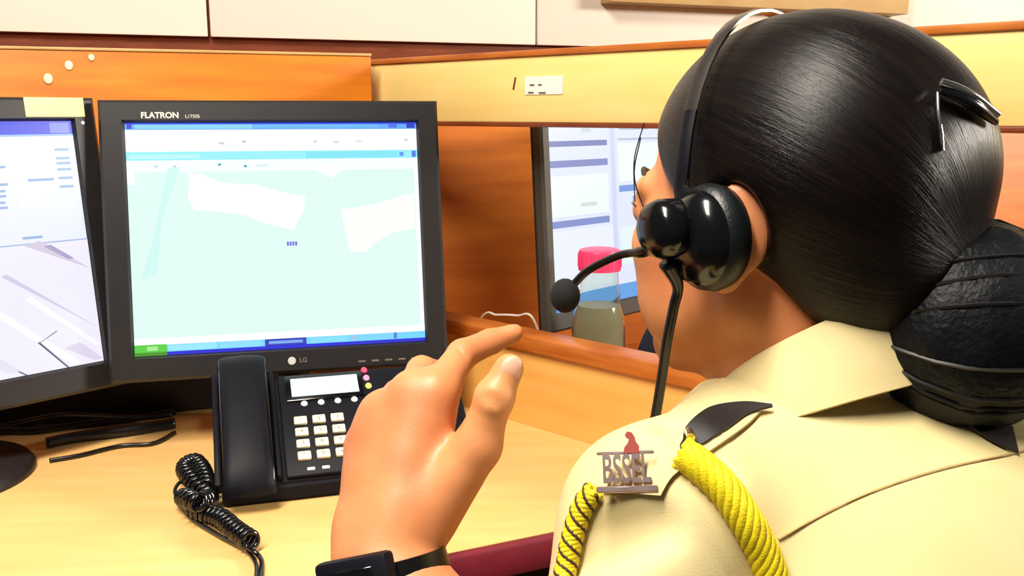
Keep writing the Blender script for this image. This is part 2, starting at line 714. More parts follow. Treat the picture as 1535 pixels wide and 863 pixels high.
def part(o, parent):
    o.parent = parent
    parent_m = Matrix.Translation(parent.location) @ Matrix.Rotation(parent.rotation_euler[2], 4, 'Z')
    o.matrix_parent_inverse = parent_m.inverted()
    return o


part(slab('board', LW0 - LWD * 0.9, LWD, LL, 0.0, TOPZ - 0.004, 0.03, M['orange'], nrm=LWN), lp)
part(slab('top_edge', LW0 - LWD * 0.9, LWD, LL + 0.001, TOPZ - 0.004, TOPZ, 0.033, M['tan'], nrm=LWN, n_off=0.0015, bevel=0.001), lp)
part(slab('shade_strip', LW0 - LWD * 0.9, LWD, LL - 0.24, DESK_Z + 0.002, DESK_Z + 0.072, 0.012, M['under'], nrm=LWN, n_off=0.0125), lp)  # added dark strip, stands in for the shade below the monitors
for (px, py, r) in ((103, 98, 0.0055), (137, 86, 0.004), (72, 118, 0.006)):
    p = on_plane(px, py, LW0 + LWN * 0.001, LWN)
    mb = MB()
    mb.ball(p - np.array(lp.location), (r, r, r * 1.2), 10, Matrix.Identity(3))
    o = mb.build('paint_fleck', M['paint'], lp)
    # flatten the fleck on the board
    for v in o.data.vertices:
        q = Vector(p - np.array(lp.location))
        w = v.co - q
        nn = Vector(LWN)
        v.co = q + w - nn * w.dot(nn) * 0.85

# right partition: low panel with rail, header board above the opening, jambs
rp = thing('desk_partition', 'yellow partition with a wide opening, on the right of the middle monitor', 'partition', tuple(RW0 - RWD * 0.36 - np.array([0, 0, DESK_Z])))
R0 = RW0 - RWD * 0.36
RL = 1.75
ZR = 0.883          # rail top
ZH0, ZH1 = 1.172, 1.273
part(slab('low_panel', R0, RWD, RL, 0.0, ZR - 0.022, 0.03, M['panel'], nrm=RWN), rp)
part(slab('rail', R0, RWD, RL, ZR - 0.022, ZR, 0.046, M['rail'], nrm=RWN, n_off=0.008, bevel=0.003), rp)
part(slab('header_board', R0, RWD, RL, ZH0 + 0.006, ZH1 - 0.008, 0.03, M['header'], nrm=RWN), rp)
part(slab('header_lower_trim', R0, RWD, RL, ZH0, ZH0 + 0.006, 0.036, M['trim'], nrm=RWN, n_off=0.003, bevel=0.001), rp)
part(slab('header_top_trim', R0, RWD, RL, ZH1 - 0.008, ZH1, 0.036, M['rail'], nrm=RWN, n_off=0.003, bevel=0.001), rp)
for a in (0.0, RL - 0.04):
    part(slab('jamb', R0 + RWD * a, RWD, 0.04, ZR, ZH0, 0.03, M['rail'], nrm=RWN), rp)
# sticker and scratch on the header
pst = on_plane(815, 128, R0 + RWN * 0.0006, RWN)
mx = Matrix.Translation(pst) @ Matrix(((RWD[0], 0, RWN[0], 0), (RWD[1], 0, RWN[1], 0), (0, 1, 0, 0), (0, 0, 0, 1)))
part(MB().box((0, 0, 0), (0.066, 0.024, 0.001), 0.0004, seg=1).build('sticker', M['sticker'], mx=mx), rp)
mb = MB()
for (x, y, w) in ((-0.022, -0.009, 0.01), (-0.002, -0.0095, 0.012), (-0.02, 0.001, 0.008), (-0.006, 0.001, 0.006)):
    mb.box((x, y, 0.0008), (w, 0.0022, 0.0004))
part(mb.build('sticker_print', M['ink'], mx=mx, smooth=0), rp)
psc = on_plane(771, 125, R0 + RWN * 0.0006, RWN)
mx = Matrix.Translation(psc) @ Matrix(((RWD[0], 0, RWN[0], 0), (RWD[1], 0, RWN[1], 0), (0, 1, 0, 0), (0, 0, 0, 1))) @ Matrix.Rotation(-0.25, 4, 'Z')
part(MB().box((0, 0, 0), (0.003, 0.017, 0.0008), 0.0003, seg=1).build('scratch', M['trim'], mx=mx), rp)

# neighbour's back partition, seen through the opening
NB0 = R0 - RWN * 0.050 + LWD * 0.0
npn = thing('desk_partition', 'brown-orange partition at the back of the neighbouring booth, seen through the opening', 'partition', (NB0[0], NB0[1], 0))
part(slab('board', np.array([NB0[0], NB0[1], 0]), LWD, 3.0, 0.0, 1.255, 0.03, M['orange_far'], nrm=LWN), npn)

# desks
FE0 = on_z(640, 835, DESK_Z)
FE1 = on_z(860, 790, DESK_Z)
FED = (FE1 - FE0) / np.linalg.norm(FE1 - FE0)
FEN = np.array([FED[1], -FED[0], 0])


def isect(P, d, Q, e):
    A = np.array([[d[0], -e[0]], [d[1], -e[1]]])
    t = np.linalg.solve(A, (Q - P)[:2])
    return P[:2] + d[:2] * t[0]


RWf = RW0 + RWN * 0.0005
LWf = LW0 + LWN * 0.0005
c_corner = isect(RWf, RWD, LWf, LWD)
c_right = isect(RWf, RWD, FE0, FED)
c_left = LWf[:2] - LWD[:2] * 0.85
c_fl = FE0[:2] - FED[:2] * 0.75
desk = thing('desk', 'beech-topped office desk with a maroon front edge under the monitors and phone', 'desk', (float(c_corner[0] - 0.1), float(c_corner[1] - 0.3), 0))
dl = np.array(desk.location)
pts = [c_left, c_corner, c_right, c_fl]
MB().prism([p - dl[:2] for p in pts][::-1], DESK_Z - 0.025, DESK_Z).build('desktop', M['desk'], desk, smooth=0)
mb = MB()
L = float(np.linalg.norm(c_right - c_fl))
c = (c_right + c_fl) / 2 + FEN[:2] * 0.007
mx = Matrix.Translation((c[0] - dl[0], c[1] - dl[1], DESK_Z - 0.0165)) @ Matrix.Rotation(yaw(FED), 4, 'Z')
mb.box((0, 0, 0), (L, 0.014, 0.035), 0.004, mx=mx)
mb.build('edge_band', M['edge'], desk)
mb = MB()
c2 = (c_right + c_fl) / 2 - FEN[:2] * 0.22
mb.box((0, 0, 0), (L * 0.8, 0.02, 0.5), 0.002, mx=Matrix.Translation((c2[0] - dl[0], c2[1] - dl[1], 0.47)) @ Matrix.Rotation(yaw(FED), 4, 'Z'))
mb.build('modesty_panel', M['under'], desk)
mb = MB()
c3 = c_fl - FEN[:2] * 0.25
mb.box((0, 0, 0), (0.03, 0.42, DESK_Z - 0.026), 0.002, mx=Matrix.Translation((c3[0] - dl[0], c3[1] - dl[1], (DESK_Z - 0.026) / 2)) @ Matrix.Rotation(yaw(FED), 4, 'Z'))
mb.build('side_panel', M['under'], desk)

nd = thing('desk', 'neighbouring desk beyond the opening, carrying the pink-capped bottle', 'desk', (RW0[0] + 0.3, RW0[1] + 0.2, 0))
ndl = np.array(nd.location)
q0 = R0 - RWN * 0.0305 + RWD * 0.0
q0[2] = 0
pp = isect(q0, RWD, np.array([NB0[0], NB0[1], 0]) + LWN * 0.0005, LWD)
p1 = pp + LWD[:2] * 0.85
p2 = p1 + RWD[:2] * 1.3
p3 = pp + RWD[:2] * 1.3
MB().prism([p - ndl[:2] for p in (pp, p1, p2, p3)][::-1], DESK_Z - 0.025, DESK_Z).build('desktop', M['orange_far'], nd, smooth=0)
mb = MB()
c4 = (p1 + p2) / 2
mb.box((0, 0, 0), (1.2, 0.03, DESK_Z - 0.026), 0.002, mx=Matrix.Translation((c4[0] - ndl[0], c4[1] - ndl[1], (DESK_Z - 0.026) / 2)) @ Matrix.Rotation(yaw(RWD), 4, 'Z'))
mb.build('side_panel', M['under'], nd)


# ================================================================== MONITORS
def rect(x0, y0, x1, y1):
    return [(x0, y0), (x1, y0), (x1, y1), (x0, y1)]


def monitor(label, S, rz, tilt, W, H, bez, polys, base_back, group=None, bezel_mat='plastic', round_base=0.105):
    """S = world centre of the lit panel, rz = yaw, tilt = leaning back; viewer on local -y"""
    R3 = Matrix.Rotation(rz, 3, 'Z')
    back = R3 @ Vector((0, 1, 0))
    b = Vector(S) + back * base_back
    t = thing('monitor', label, 'monitor', (b.x, b.y, DESK_Z), rz, group)
    h = S[2] - DESK_Z
    # panel frame: x right, y up the panel, z out of the panel towards the viewer
    px = Matrix.Translation((0, -base_back, h)) @ Matrix.Rotation(-tilt, 4, 'X') @ Matrix(((1, 0, 0, 0), (0, 0, -1, 0), (0, 1, 0, 0), (0, 0, 0, 1)))
    bl, br, bt, bb = bez
    ox0, ox1, oy0, oy1 = -W / 2 - bl, W / 2 + br, -H / 2 - bb, H / 2 + bt
    # bezel: ring with bevelled inner lip
    mb = MB()
    f, bk = 0.006, -0.012
    outer = [(ox0, oy0), (ox1, oy0), (ox1, oy1), (ox0, oy1)]
    ch = 0.004
    lip = [(-W / 2 - 0.003, -H / 2 - 0.003), (W / 2 + 0.003, -H / 2 - 0.003), (W / 2 + 0.003, H / 2 + 0.003), (-W / 2 - 0.003, H / 2 + 0.003)]
    inn = [(-W / 2, -H / 2), (W / 2, -H / 2), (W / 2, H / 2), (-W / 2, H / 2)]
    sg = [(1, 1), (-1, 1), (-1, -1), (1, -1)]
    outf = [(x + a * ch, y + c_ * ch) for (x, y), (a, c_) in zip(outer, sg)]
    loops = [[(x, y, bk) for x, y in outer], [(x, y, f - ch) for x, y in outer], [(x, y, f) for x, y in outf], [(x, y, f) for x, y in lip], [(x, y, 0.0) for x, y in inn]]
    vv = [[mb.bm.verts.new(px @ Vector(q)) for q in lp_] for lp_ in loops]
    for a, c_ in zip(vv[:-1], vv[1:]):
        for i in range(4):
            mb.bm.faces.new([a[i], a[(i + 1) % 4], c_[(i + 1) % 4], c_[i]])
    mb.build('bezel', M[bezel_mat], t, smooth=25)
    # back shell
    mb = MB()
    mb.box((0, (oy0 + oy1) / 2, bk - 0.001), (ox1 - ox0 - 0.002, oy1 - oy0 - 0.002, 0.006), 0.002, mx=px)
    mb.box((0, (oy0 + oy1) / 2, bk - 0.018), ((ox1 - ox0) * 0.7, (oy1 - oy0) * 0.66, 0.03), 0.012, mx=px)
    mb.build('back_shell', M['plastic'], t)
    # lit panel
    base = [(rect(-W / 2, -H / 2, W / 2, H / 2), (8, 8, 20))]
    picture('screen', base + [([(-W / 2 + u * W, H / 2 - v * H) for u, v in pg], c_) for pg, c_ in polys], px, t)
    # stand
    mb = MB()
    arm = px @ Vector((0, -H * 0.18, bk - 0.03))
    mb.tube(spline([(0, 0.0, 0.012), (0, 0.004, 0.06), (0, arm.y + 0.012, arm.z - 0.02), (0, arm.y, arm.z)], 12), 0.03, 12, squash=(0.45, 1.1), up=(0, 1, 0))
    mb.build('stand_neck', M['plastic'], t)
    mb = MB()
    r = round_base
    mb.lathe([(r, 0.0004), (r, 0.006), (r * 0.96, 0.012), (r * 0.6, 0.018), (0.04, 0.022)], 48)
    mb.build('stand_base', M['plastic'], t)
    return t, px, (ox0, ox1, oy0, oy1)


# --- middle monitor
YM = math.radians(13.5)
SM = at(420, 353, 1.245)
polys = []


def zm(x, y):            # position in the enlarged view of the screen -> panel fractions
    X, Y = 180 + x / 3.07, 140 + y / 3.07
    u = (X - 205) / 430.0
    return (u, (Y - 185) / (352 - 25 * u))


CY = (222, 249, 243)
polys += [(rect(0.0, 0.0, 1, 0.030), (96, 170, 250)), (rect(0.03, 0.004, 0.42, 0.026), (130, 212, 252)), (rect(0.42, 0.004, 0.86, 0.022), (104, 186, 250)),
          (rect(0.0, 0.0, 1, 0.007), (46, 70, 232)), (rect(0.90, 0.004, 0.93, 0.024), (70, 110, 230)), (rect(0.965, 0.004, 0.995, 0.026), (40, 50, 200)), (rect(0.006, 0.006, 0.022, 0.026), (40, 60, 210))]
polys += [(rect(0, 0.030, 1, 0.125), (252, 254, 255)), (rect(0, 0.125, 1, 0.162), (150, 240, 250)), (rect(0.01, 0.137, 0.24, 0.155), (186, 244, 250)), (rect(0.60, 0.13, 0.93, 0.158), (128, 230, 246)),
          (rect(0.935, 0.135, 0.95, 0.153), (90, 150, 235)), (rect(0.98, 0.13, 0.995, 0.158), (80, 120, 230)), (rect(0, 0.162, 1, 0.213), (244, 253, 252)), (rect(0, 0.213, 1, 0.935), CY),
          (rect(0.0, 0.213, 0.024, 0.265), (252, 254, 255)), (rect(0.985, 0.213, 1, 0.935), (250, 253, 255))]
for x, y, w, c_ in ((0.305, 0.085, 0.018, (190, 215, 215)), (0.385, 0.078, 0.012, (170, 205, 205)), (0.63, 0.08, 0.012, (200, 220, 220)), (0.70, 0.083, 0.02, (212, 226, 228)), (0.78, 0.08, 0.02, (214, 228, 228)), (0.955, 0.075, 0.012, (205, 215, 205)),
                    (0.30, 0.178, 0.010, (70, 170, 190)), (0.387, 0.186, 0.010, (70, 170, 190)), (0.09, 0.182, 0.012, (190, 226, 226)), (0.15, 0.184, 0.012, (190, 226, 226)), (0.43, 0.184, 0.04, (215, 238, 236))):
    polys.append((rect(x, y, x + w, y + 0.010), c_))
polys += [([zm(250, 350), zm(305, 345), zm(215, 600), zm(190, 830), zm(120, 860), zm(185, 640)], (206, 247, 242)),
          ([zm(345, 370), zm(400, 375), zm(480, 415), zm(640, 425), zm(740, 455), zm(860, 480), zm(850, 540), zm(800, 635), zm(740, 620), zm(640, 595), zm(600, 570), zm(520, 555), zm(360, 540), zm(335, 490)], (251, 254, 253)),
          ([zm(1020, 540), zm(1060, 535), zm(1200, 510), zm(1372, 460), zm(1372, 625), zm(1250, 650), zm(1180, 690), zm(1130, 735), zm(1055, 735), zm(1040, 650)], (249, 253, 248)),
          ([zm(860, 335), zm(1075, 332), zm(1030, 365), zm(985, 395), zm(930, 370)], (250, 254, 252))]
for k in range(4):
    polys.append((rect(0.522 + k * 0.0095, 0.528, 0.529 + k * 0.0095, 0.546), (110, 110, 225)))
polys += [(rect(0, 0.925, 1, 0.955), (252, 254, 255)), (rect(0, 0.955, 1, 1), (120, 214, 250)), (rect(0, 0.985, 1, 1), (16, 26, 214)), (rect(0, 0.952, 0.105, 1), (86, 208, 60)), (rect(0, 0.985, 0.105, 1), (60, 150, 20)),
          (rect(0.04, 0.960, 0.075, 0.978), (170, 236, 150)), (rect(0.11, 0.958, 0.27, 0.982), (150, 232, 252)), (rect(0.28, 0.958, 0.42, 0.982), (140, 222, 252)), (rect(0.432, 0.955, 0.575, 0.985), (36, 50, 190)),
          (rect(0.445, 0.964, 0.562, 0.977), (120, 170, 240)), (rect(0.59, 0.958, 0.72, 0.982), (130, 222, 252)), (rect(0.735, 0.960, 0.75, 0.978), (180, 190, 230)), (rect(0.80, 0.958, 0.885, 0.982), (120, 214, 250)), (rect(0.885, 0.955, 0.897, 0.982), (60, 130, 230)), (rect(0.905, 0.957, 1.0, 0.982), (110, 214, 252))]
mid, px, ob = monitor('black monitor in the middle showing a pale map with a taskbar', SM, YM, PITCH, 0.376, 0.301, (0.031, 0.030, 0.029, 0.033), polys, 0.062, round_base=0.098)
text_obj('lettering', 'FLATRON', 0.0105, px @ Matrix.Translation((-0.144, ob[3] - 0.0205, 0.0061)), M['silver'], mid, bold=0.0003, sx=1.0)
text_obj('lettering', 'L1750S', 0.0062, px @ Matrix.Translation((-0.104, ob[3] - 0.0218, 0.0061)), M['silver'], mid)
mb = MB()
lm = px @ Matrix.Translation((0.008, ob[2] + 0.0165, 0.006))
mb.lathe([(0.0052, 0), (0.0052, 0.0006)], 20, mx=lm)
mb.build('logo_disc', M['silver'], mid, smooth=30)
text_obj('lettering', 'LG', 0.0085, lm @ Matrix.Translation((0.015, 0, 0.0002)), M['ink'], mid, bold=0.0002)
for k in range(5):
    mb = MB()
    mb.box((0.10 + k * 0.018, ob[2] + 0.010, 0.0062), (0.010, 0.0028, 0.0012), 0.0004, mx=px, seg=1)
    mb.build('button', M['ink'], mid)

# --- left monitor
YL = math.radians(47)
xd = np.array([math.cos(YL), math.sin(YL), 0])
SL = at(131, 363, 1.205) - xd * 0.194
polys = [(rect(0, 0, 1, 0.055), (44, 66, 226)), (rect(0.93, 0.006, 0.99, 0.048), (120, 140, 238)), (rect(0, 0.052, 1, 0.062), (150, 190, 250)), (rect(0, 0.060, 1, 0.485), (234, 240, 254))]
for v in (0.115, 0.155, 0.20, 0.245):
    polys.append((rect(0.70, v, 0.92 - (v > 0.17) * 0.08, v + 0.028), (252, 253, 255)))
for v in (0.11, 0.145, 0.165, 0.19, 0.225, 0.26):
    polys.append((rect(0.935, v, 0.98, v + 0.010), (150, 185, 225)))
for (u, v, w) in ((0.40, 0.17, 0.06), (0.40, 0.21, 0.05), (0.72, 0.172, 0.06), (0.70, 0.207, 0.05), (0.72, 0.24, 0.06), (0.73, 0.265, 0.04), (0.73, 0.285, 0.04), (0.72, 0.31, 0.045), (0.72, 0.33, 0.05), (0.84, 0.228, 0.08), (0.80, 0.455, 0.06)):
    polys.append((rect(u, v, u + w, v + 0.010), (150, 180, 225)))
polys += [(rect(0.80, 0.25, 0.87, 0.34), (248, 248, 255)), (rect(0.1, 0.11, 0.62, 0.45), (226, 234, 252)), (rect(0, 0.485, 1, 1), (240, 238, 252)), (rect(0, 0.482, 1, 0.488), (170, 190, 230))]
for (a, b_, w, c_) in (((0.80, 0.49), (1.0, 0.61), 0.05, (214, 204, 226)), ((0.72, 0.60), (1.0, 0.86), 0.018, (206, 206, 232)), ((0.55, 0.60), (0.90, 0.99), 0.03, (250, 250, 255)), ((0.62, 0.88), (0.75, 1.0), 0.008, (110, 110, 150)),
                       ((0.80, 0.88), (0.88, 1.0), 0.007, (90, 90, 130)), ((0.80, 0.885), (0.86, 0.845), 0.007, (100, 100, 140)), ((0.30, 0.52), (0.70, 0.98), 0.04, (228, 226, 244)), ((0.86, 0.50), (0.93, 0.56), 0.02, (170, 165, 205)),
                       ((0.05, 0.55), (0.40, 0.99), 0.03, (250, 250, 255)), ((0.78, 0.70), (0.98, 0.93), 0.02, (252, 250, 255)), ((0.88, 0.92), (0.97, 0.99), 0.05, (222, 214, 236))):
    polys.append(([a, (a[0] + w, a[1] - w * 0.3), (b_[0] + w, min(1, b_[1])) if b_[0] + w <= 1 else (1.0, min(1, b_[1])), (b_[0], b_[1])], c_))
lmon, px, ob = monitor('black monitor at the left edge with a blank strip of tape on top', SL, YL, math.radians(7), 0.388, 0.310, (0.033, 0.030, 0.029, 0.036), polys, 0.040, round_base=0.114)
tp = MB()
tp.box((0.388 / 2 - 0.020, ob[3] - 0.0125, 0.0065), (0.072, 0.024, 0.0008), 0.0003, mx=px, seg=1)
tp.build('tape_strip', M['tape'], lmon)
mb = MB()
mb.lathe([(0.0022, 0), (0.0022, 0.0006)], 12, mx=px @ Matrix.Translation((ob[1] - 0.018, ob[3] - 0.032, 0.006)))
mb.build('bezel_dot', M['silver'], lmon)

# --- neighbour's monitor
YN = math.radians(45)
xd = np.array([math.cos(YN), math.sin(YN), 0])
SN = at(825, 330, 1.37) + xd * 0.188
SN[2] = 1.048
polys = [(rect(0, 0, 1, 1), (222, 230, 250)), (rect(0, 0, 1, 0.05), (200, 206, 236))]
for (u, v, w, hh, c_) in ((0.0, 0.16, 0.36, 0.028, (110, 124, 186)), (0.0, 0.255, 0.36, 0.034, (120, 134, 196)), (0.0, 0.55, 0.36, 0.034, (120, 140, 204)), (0.43, 0.40, 0.5, 0.034, (110, 150, 224)), (0.52, 0.46, 0.38, 0.028, (120, 156, 226)),
                          (0.43, 0.155, 0.45, 0.01, (180, 190, 216)), (0.0, 0.33, 0.36, 0.20, (236, 246, 246)), (0.43, 0.18, 0.5, 0.2, (236, 246, 248)), (0.38, 0.0, 0.03, 0.85, (204, 214, 244)), (0.44, 0.10, 0.2, 0.012, (176, 196, 206)),
                          (0.18, 0.47, 0.1, 0.02, (206, 220, 220)), (0.2, 0.09, 0.06, 0.03, (206, 214, 220)), (0.0, 0.60, 0.38, 0.3, (232, 238, 252)), (0.43, 0.62, 0.5, 0.2, (226, 244, 246)), (0.0, 0.92, 1, 0.08, (90, 160, 230))):
    polys.append((rect(u, v, u + w, v + hh), c_))
nm, px, ob = monitor('grey-edged monitor on the neighbouring desk, partly hidden behind the woman', SN, YN, math.radians(4), 0.376, 0.301, (0.019, 0.022, 0.026, 0.028), polys, 0.06, bezel_mat='greybez')

# ================================================================== PHONE
PY = math.radians(17)
PP = on_z(334, 764, DESK_Z)
ph = thing('desk_phone', 'black office phone with handset, lit display and cream keypad on the desk', 'telephone', tuple(PP + np.array([0, 0, 0.0005])), PY)
SLOPE = math.radians(33)
PW, PD = 0.300, 0.165          # width, length of the sloped face
fx = Matrix.Translation((0, 0, 0.022)) @ Matrix.Rotation(SLOPE, 4, 'X')     # face frame: x right, y up the slope, z out of the face
# body: wedge
prof = [(0, 0), (PD * math.cos(SLOPE) + 0.012, 0), (PD * math.cos(SLOPE) - 0.006, PD * math.sin(SLOPE) + 0.022), (0, 0.022)]
mb = MB()
vsA = [mb.bm.verts.new((0, y, z)) for y, z in prof]
vsB = [mb.bm.verts.new((PW, y, z)) for y, z in prof]
mb.bm.faces.new(vsA)
mb.bm.faces.new(vsB[::-1])
for i in range(4):
    mb.bm.faces.new([vsA[i], vsA[(i + 1) % 4], vsB[(i + 1) % 4], vsB[i]])
bmesh.ops.bevel(mb.bm, geom=list(mb.bm.edges), offset=0.004, segments=2, affect='EDGES')
mb.build('body', M['plastic2'], ph)
mb = MB()
mb.box((0.0715 + (PW - 0.0775) / 2, PD * 0.5, 0.003), (PW - 0.0775, PD * 0.94, 0.007), 0.003, mx=fx)
mb.build('face_panel', M['plastic2'], ph)
FZ = 0.0065
# display
DX0, DX1, DY0, DY1 = 0.087, 0.170, 0.121, 0.150
mb = MB()
mb.box(((DX0 + DX1) / 2, (DY0 + DY1) / 2, FZ + 0.001), (DX1 - DX0 + 0.014, DY1 - DY0 + 0.012, 0.003), 0.0012, mx=fx)
mb.build('display_frame', M['gloss'], ph)
mb = MB()
mb.box(((DX0 + DX1) / 2, (DY0 + DY1) / 2, FZ + 0.0027), (DX1 - DX0, DY1 - DY0, 0.0006), mx=fx)
mb.build('display', M['lcd'], ph, smooth=0)
for k in range(4):
    mb = MB()
    mb.ball((0, 0, 0), (0.0042, 0.0042, 0.0025), 12)
    mb.build('soft_key', M['softkey'], ph, mx=fx @ Matrix.Translation((0.101 + k * 0.0205, 0.111, FZ)))
# keypad
kx, ky = (0.094, 0.116, 0.138), (0.083, 0.0655, 0.048, 0.0305)
keyme = None
digits = ['1', '2', '3', '4', '5', '6', '7', '8', '9', '*', '0', '#']
for r in range(4):
    for c_ in range(3):
        if keyme is None:
            mb = MB()
            mb.box((0, 0, 0.002), (0.0155, 0.0115, 0.005), 0.0015)
            ko = mb.build('key', M['key'], ph)
            keyme = ko.data
        else:
            ko = bpy.data.objects.new('key', keyme)
            col.objects.link(ko)
            ko.parent = ph
        ko.matrix_local = fx @ Matrix.Translation((kx[c_], ky[r], FZ))
        text_obj('digit', digits[r * 3 + c_], 0.007, Matrix.Translation((0, 0, 0.0046)), M['ink'], ko, depth=0.0001)
for x in (0.100, 0.113 + 0.004):
    mb = MB()
    mb.box((0, 0, 0), (0.009, 0.004, 0.003), 0.001)
    mb.build('function_key', M['softkey'], ph, mx=fx @ Matrix.Translation((x, 0.0125, FZ)))
for r in range(5):
    mb = MB()
    mb.box((0, 0, 0), (0.016, 0.007, 0.004), 0.0012)
    mb.build('function_key', M['softkey'], ph, mx=fx @ Matrix.Translation((0.182, 0.094 - r * 0.017, FZ)))
for k, m in enumerate(('led_red', 'led_pink', 'led_yellow')):
    mb = MB()
    mb.ball((0, 0, 0), (0.0042, 0.0048, 0.003), 12)
    mb.build('indicator_lamp', M[m], ph, mx=fx @ Matrix.Translation((0.181 + k * 0.001, 0.158 - k * 0.0135, FZ)))
# handset in its cradle, left side
mb = MB()
HX = 0.030
hp = [(HX, -0.016, 0.012), (HX, -0.010, 0.020), (HX, 0.012, 0.029), (HX, 0.05, 0.034), (HX, 0.10, 0.036), (HX, 0.145, 0.034), (HX, 0.166, 0.028), (HX, 0.172, 0.018)]
secs = []
for i in range(28):
    t = i / 27
    w = 0.0265 + 0.003 * abs(t - 0.5) * 2
    hgt = 0.0085
    secs.append([(-w, -hgt), (w, -hgt), (w, hgt * 0.45), (w - 0.003, hgt * 0.8), (w * 0.6, hgt * 1.0), (0, hgt * 1.12), (-w * 0.6, hgt * 1.0), (-w + 0.003, hgt * 0.8), (-w, hgt * 0.45)])
mb.loft(spline(hp, 28), secs, (0, 0, 1))
mb.box((HX, 0.008, 0.014), (0.054, 0.044, 0.024), 0.008, mx=None)
mb.box((HX, 0.148, 0.016), (0.054, 0.040, 0.026), 0.008, mx=None)
mb.build('handset', M['plastic2'], ph, mx=fx)
mb = MB()
for sx in (-1, 1):
    mb.tube(spline([(HX + sx * 0.0268, y, z + 0.0055) for _, y, z in hp[1:-1]], 20), 0.0011, 6)
mb.build('handset_edge', M['gloss'], ph, mx=fx)
mb = MB()
mb.box((HX - 0.033, 0.085, 0.002), (0.008, 0.17, 0.018), 0.003, mx=fx)
mb.box((HX + 0.034, 0.085, 0.004), (0.006, 0.16, 0.014), 0.002, mx=fx)
mb.build('cradle', M['plastic2'], ph)

# coiled handset cord and the flat line cord, lying on the desk beside the phone
def zd(x, y, z):
    return on_z(x, y, DESK_Z + z)


path = spline([zd(312, 732, 0.016), zd(304, 706, 0.014), zd(292, 692, 0.014), zd(277, 702, 0.014), zd(290, 722, 0.014), zd(313, 745, 0.014), zd(296, 752, 0.030), zd(276, 746, 0.014), zd(300, 765, 0.014), zd(330, 776, 0.014), zd(352, 794, 0.014), zd(378, 812, 0.014)], 700)
hel = []
N_T = 50
T = [path[min(i + 1, 699)] - path[max(i - 1, 0)] for i in range(700)]
for i, p in enumerate(path):
    t = T[i] / np.linalg.norm(T[i])
    s_ = np.cross(t, np.array([0, 0, 1.0]))
    s_ /= np.linalg.norm(s_)
    w = np.cross(s_, t)
    a = 2 * math.pi * N_T * i / 699
    hel.append(p + (s_ * math.cos(a) + w * math.sin(a)) * 0.0085)
c0 = thing('phone_cord', 'coiled black handset cord heaped on the desk left of the phone', 'cord', tuple(zd(310, 750, 0)))
cl = np.array(c0.location)
MB().tube([p - cl for p in hel], 0.0030, 6).build('coil', M['gloss'], c0, smooth=180)
MB().tube([p - cl for p in spline([hel[-1], zd(390, 835, 0.004), zd(392, 858, 0.004), zd(391, 880, 0.004)], 20)], 0.0024, 8).build('tail', M['gloss'], c0, smooth=180)
MB().tube([p - cl for p in spline([zd(268, 752, 0.004), zd(285, 775, 0.004), zd(330, 803, 0.004), zd(368, 824, 0.004), zd(384, 846, 0.004), zd(382, 880, 0.004)], 40)], 0.0022, 8).build('straight_cord', M['gloss'], c0, smooth=180)
MB().tube([p - cl for p in spline([zd(268, 752, 0.004), zd(262, 735, 0.007), zd(272, 722, 0.010), zd(285, 735, 0.012)], 16)], 0.0022, 8).build('cord_loop', M['gloss'], c0, smooth=180)

# cables below the monitors, on the desk at the foot of the left partition
def cable(name, label, pts, r, m='rubber', n=50):
    o = MB().tube(spline(pts, n), r, 8).build(name, M[m], smooth=180)
    return tag(o, label, 'cable')


cable('cable', 'long black cable lying closest along the foot of the orange partition', [zd(-120, 664, 0.0065), zd(0, 646, 0.0065), zd(60, 644, 0.0065), zd(130, 634, 0.0065), zd(200, 626, 0.0065), zd(262, 616, 0.0065)], 0.006)
cable('cable', 'thin black cable bowing up above the other cables under the left monitor', [zd(-60, 652, 0.018), zd(20, 634, 0.022), zd(80, 622, 0.035), zd(140, 622, 0.03), zd(210, 626, 0.018), zd(258, 622, 0.017)], 0.0035)
cable('cable', 'thickest black cable, lying between two thinner ones under the monitors', [zd(70, 664, 0.0085), zd(120, 654, 0.0085), zd(190, 645, 0.0085), zd(262, 634, 0.0085)], 0.008)
cable('cable', 'thin black cable lying nearest the viewer of those under the monitors', [zd(74, 690, 0.0035), zd(120, 682, 0.0035), zd(180, 668, 0.0035), zd(230, 664, 0.0035), zd(262, 648, 0.0035)], 0.003)

# ================================================================== THINGS ON THE NEIGHBOUR'S DESK
BP = at(897, 500, 1.335)
bt = thing('water_bottle', 'clear plastic bottle with a pink screw cap behind the low partition rail', 'bottle', (BP[0], BP[1], DESK_Z))
BS = float(at(897, 369, 1.335)[2] - DESK_Z) / 0.268     # bottle height over the drawn profile
prof = [(0.030, 0.0006), (0.035, 0.004), (0.0365, 0.02), (0.0365, 0.145), (0.0355, 0.160), (0.0335, 0.172), (0.030, 0.183), (0.0275, 0.19), (0.0285, 0.195), (0.0285, 0.203), (0.0265, 0.207), (0.0255, 0.235), (0.0255, 0.244)]
prof = [(r * 1.05, z * BS) for r, z in prof]
inner = [(max(r - 0.0012, 0.001), z + (0.0015 if i == 0 else 0)) for i, (r, z) in enumerate(prof)]
MB().lathe(prof + inner[::-1], 40, cap=False).build('bottle_body', M['bottle'], bt, smooth=60)
wp = [(r - 0.002, max(z, 0.003)) for r, z in prof if z < 0.185 * BS]
MB().lathe(wp, 40).build('water', M['water'], bt, smooth=60)
mb = MB()
n = 60
cp = [(r * 1.05, z * BS) for r, z in [(0.0285, 0.236), (0.029, 0.240), (0.029, 0.262), (0.0275, 0.266), (0.022, 0.268)]]
mb.lathe(cp, n)
for i in range(30):
    a = 2 * math.pi * i / 30
    mb.box((0.0305 * math.cos(a), 0.0305 * math.sin(a), 0.251 * BS), (0.0012, 0.0012, 0.018))
mb.build('cap', M['pink'], bt)

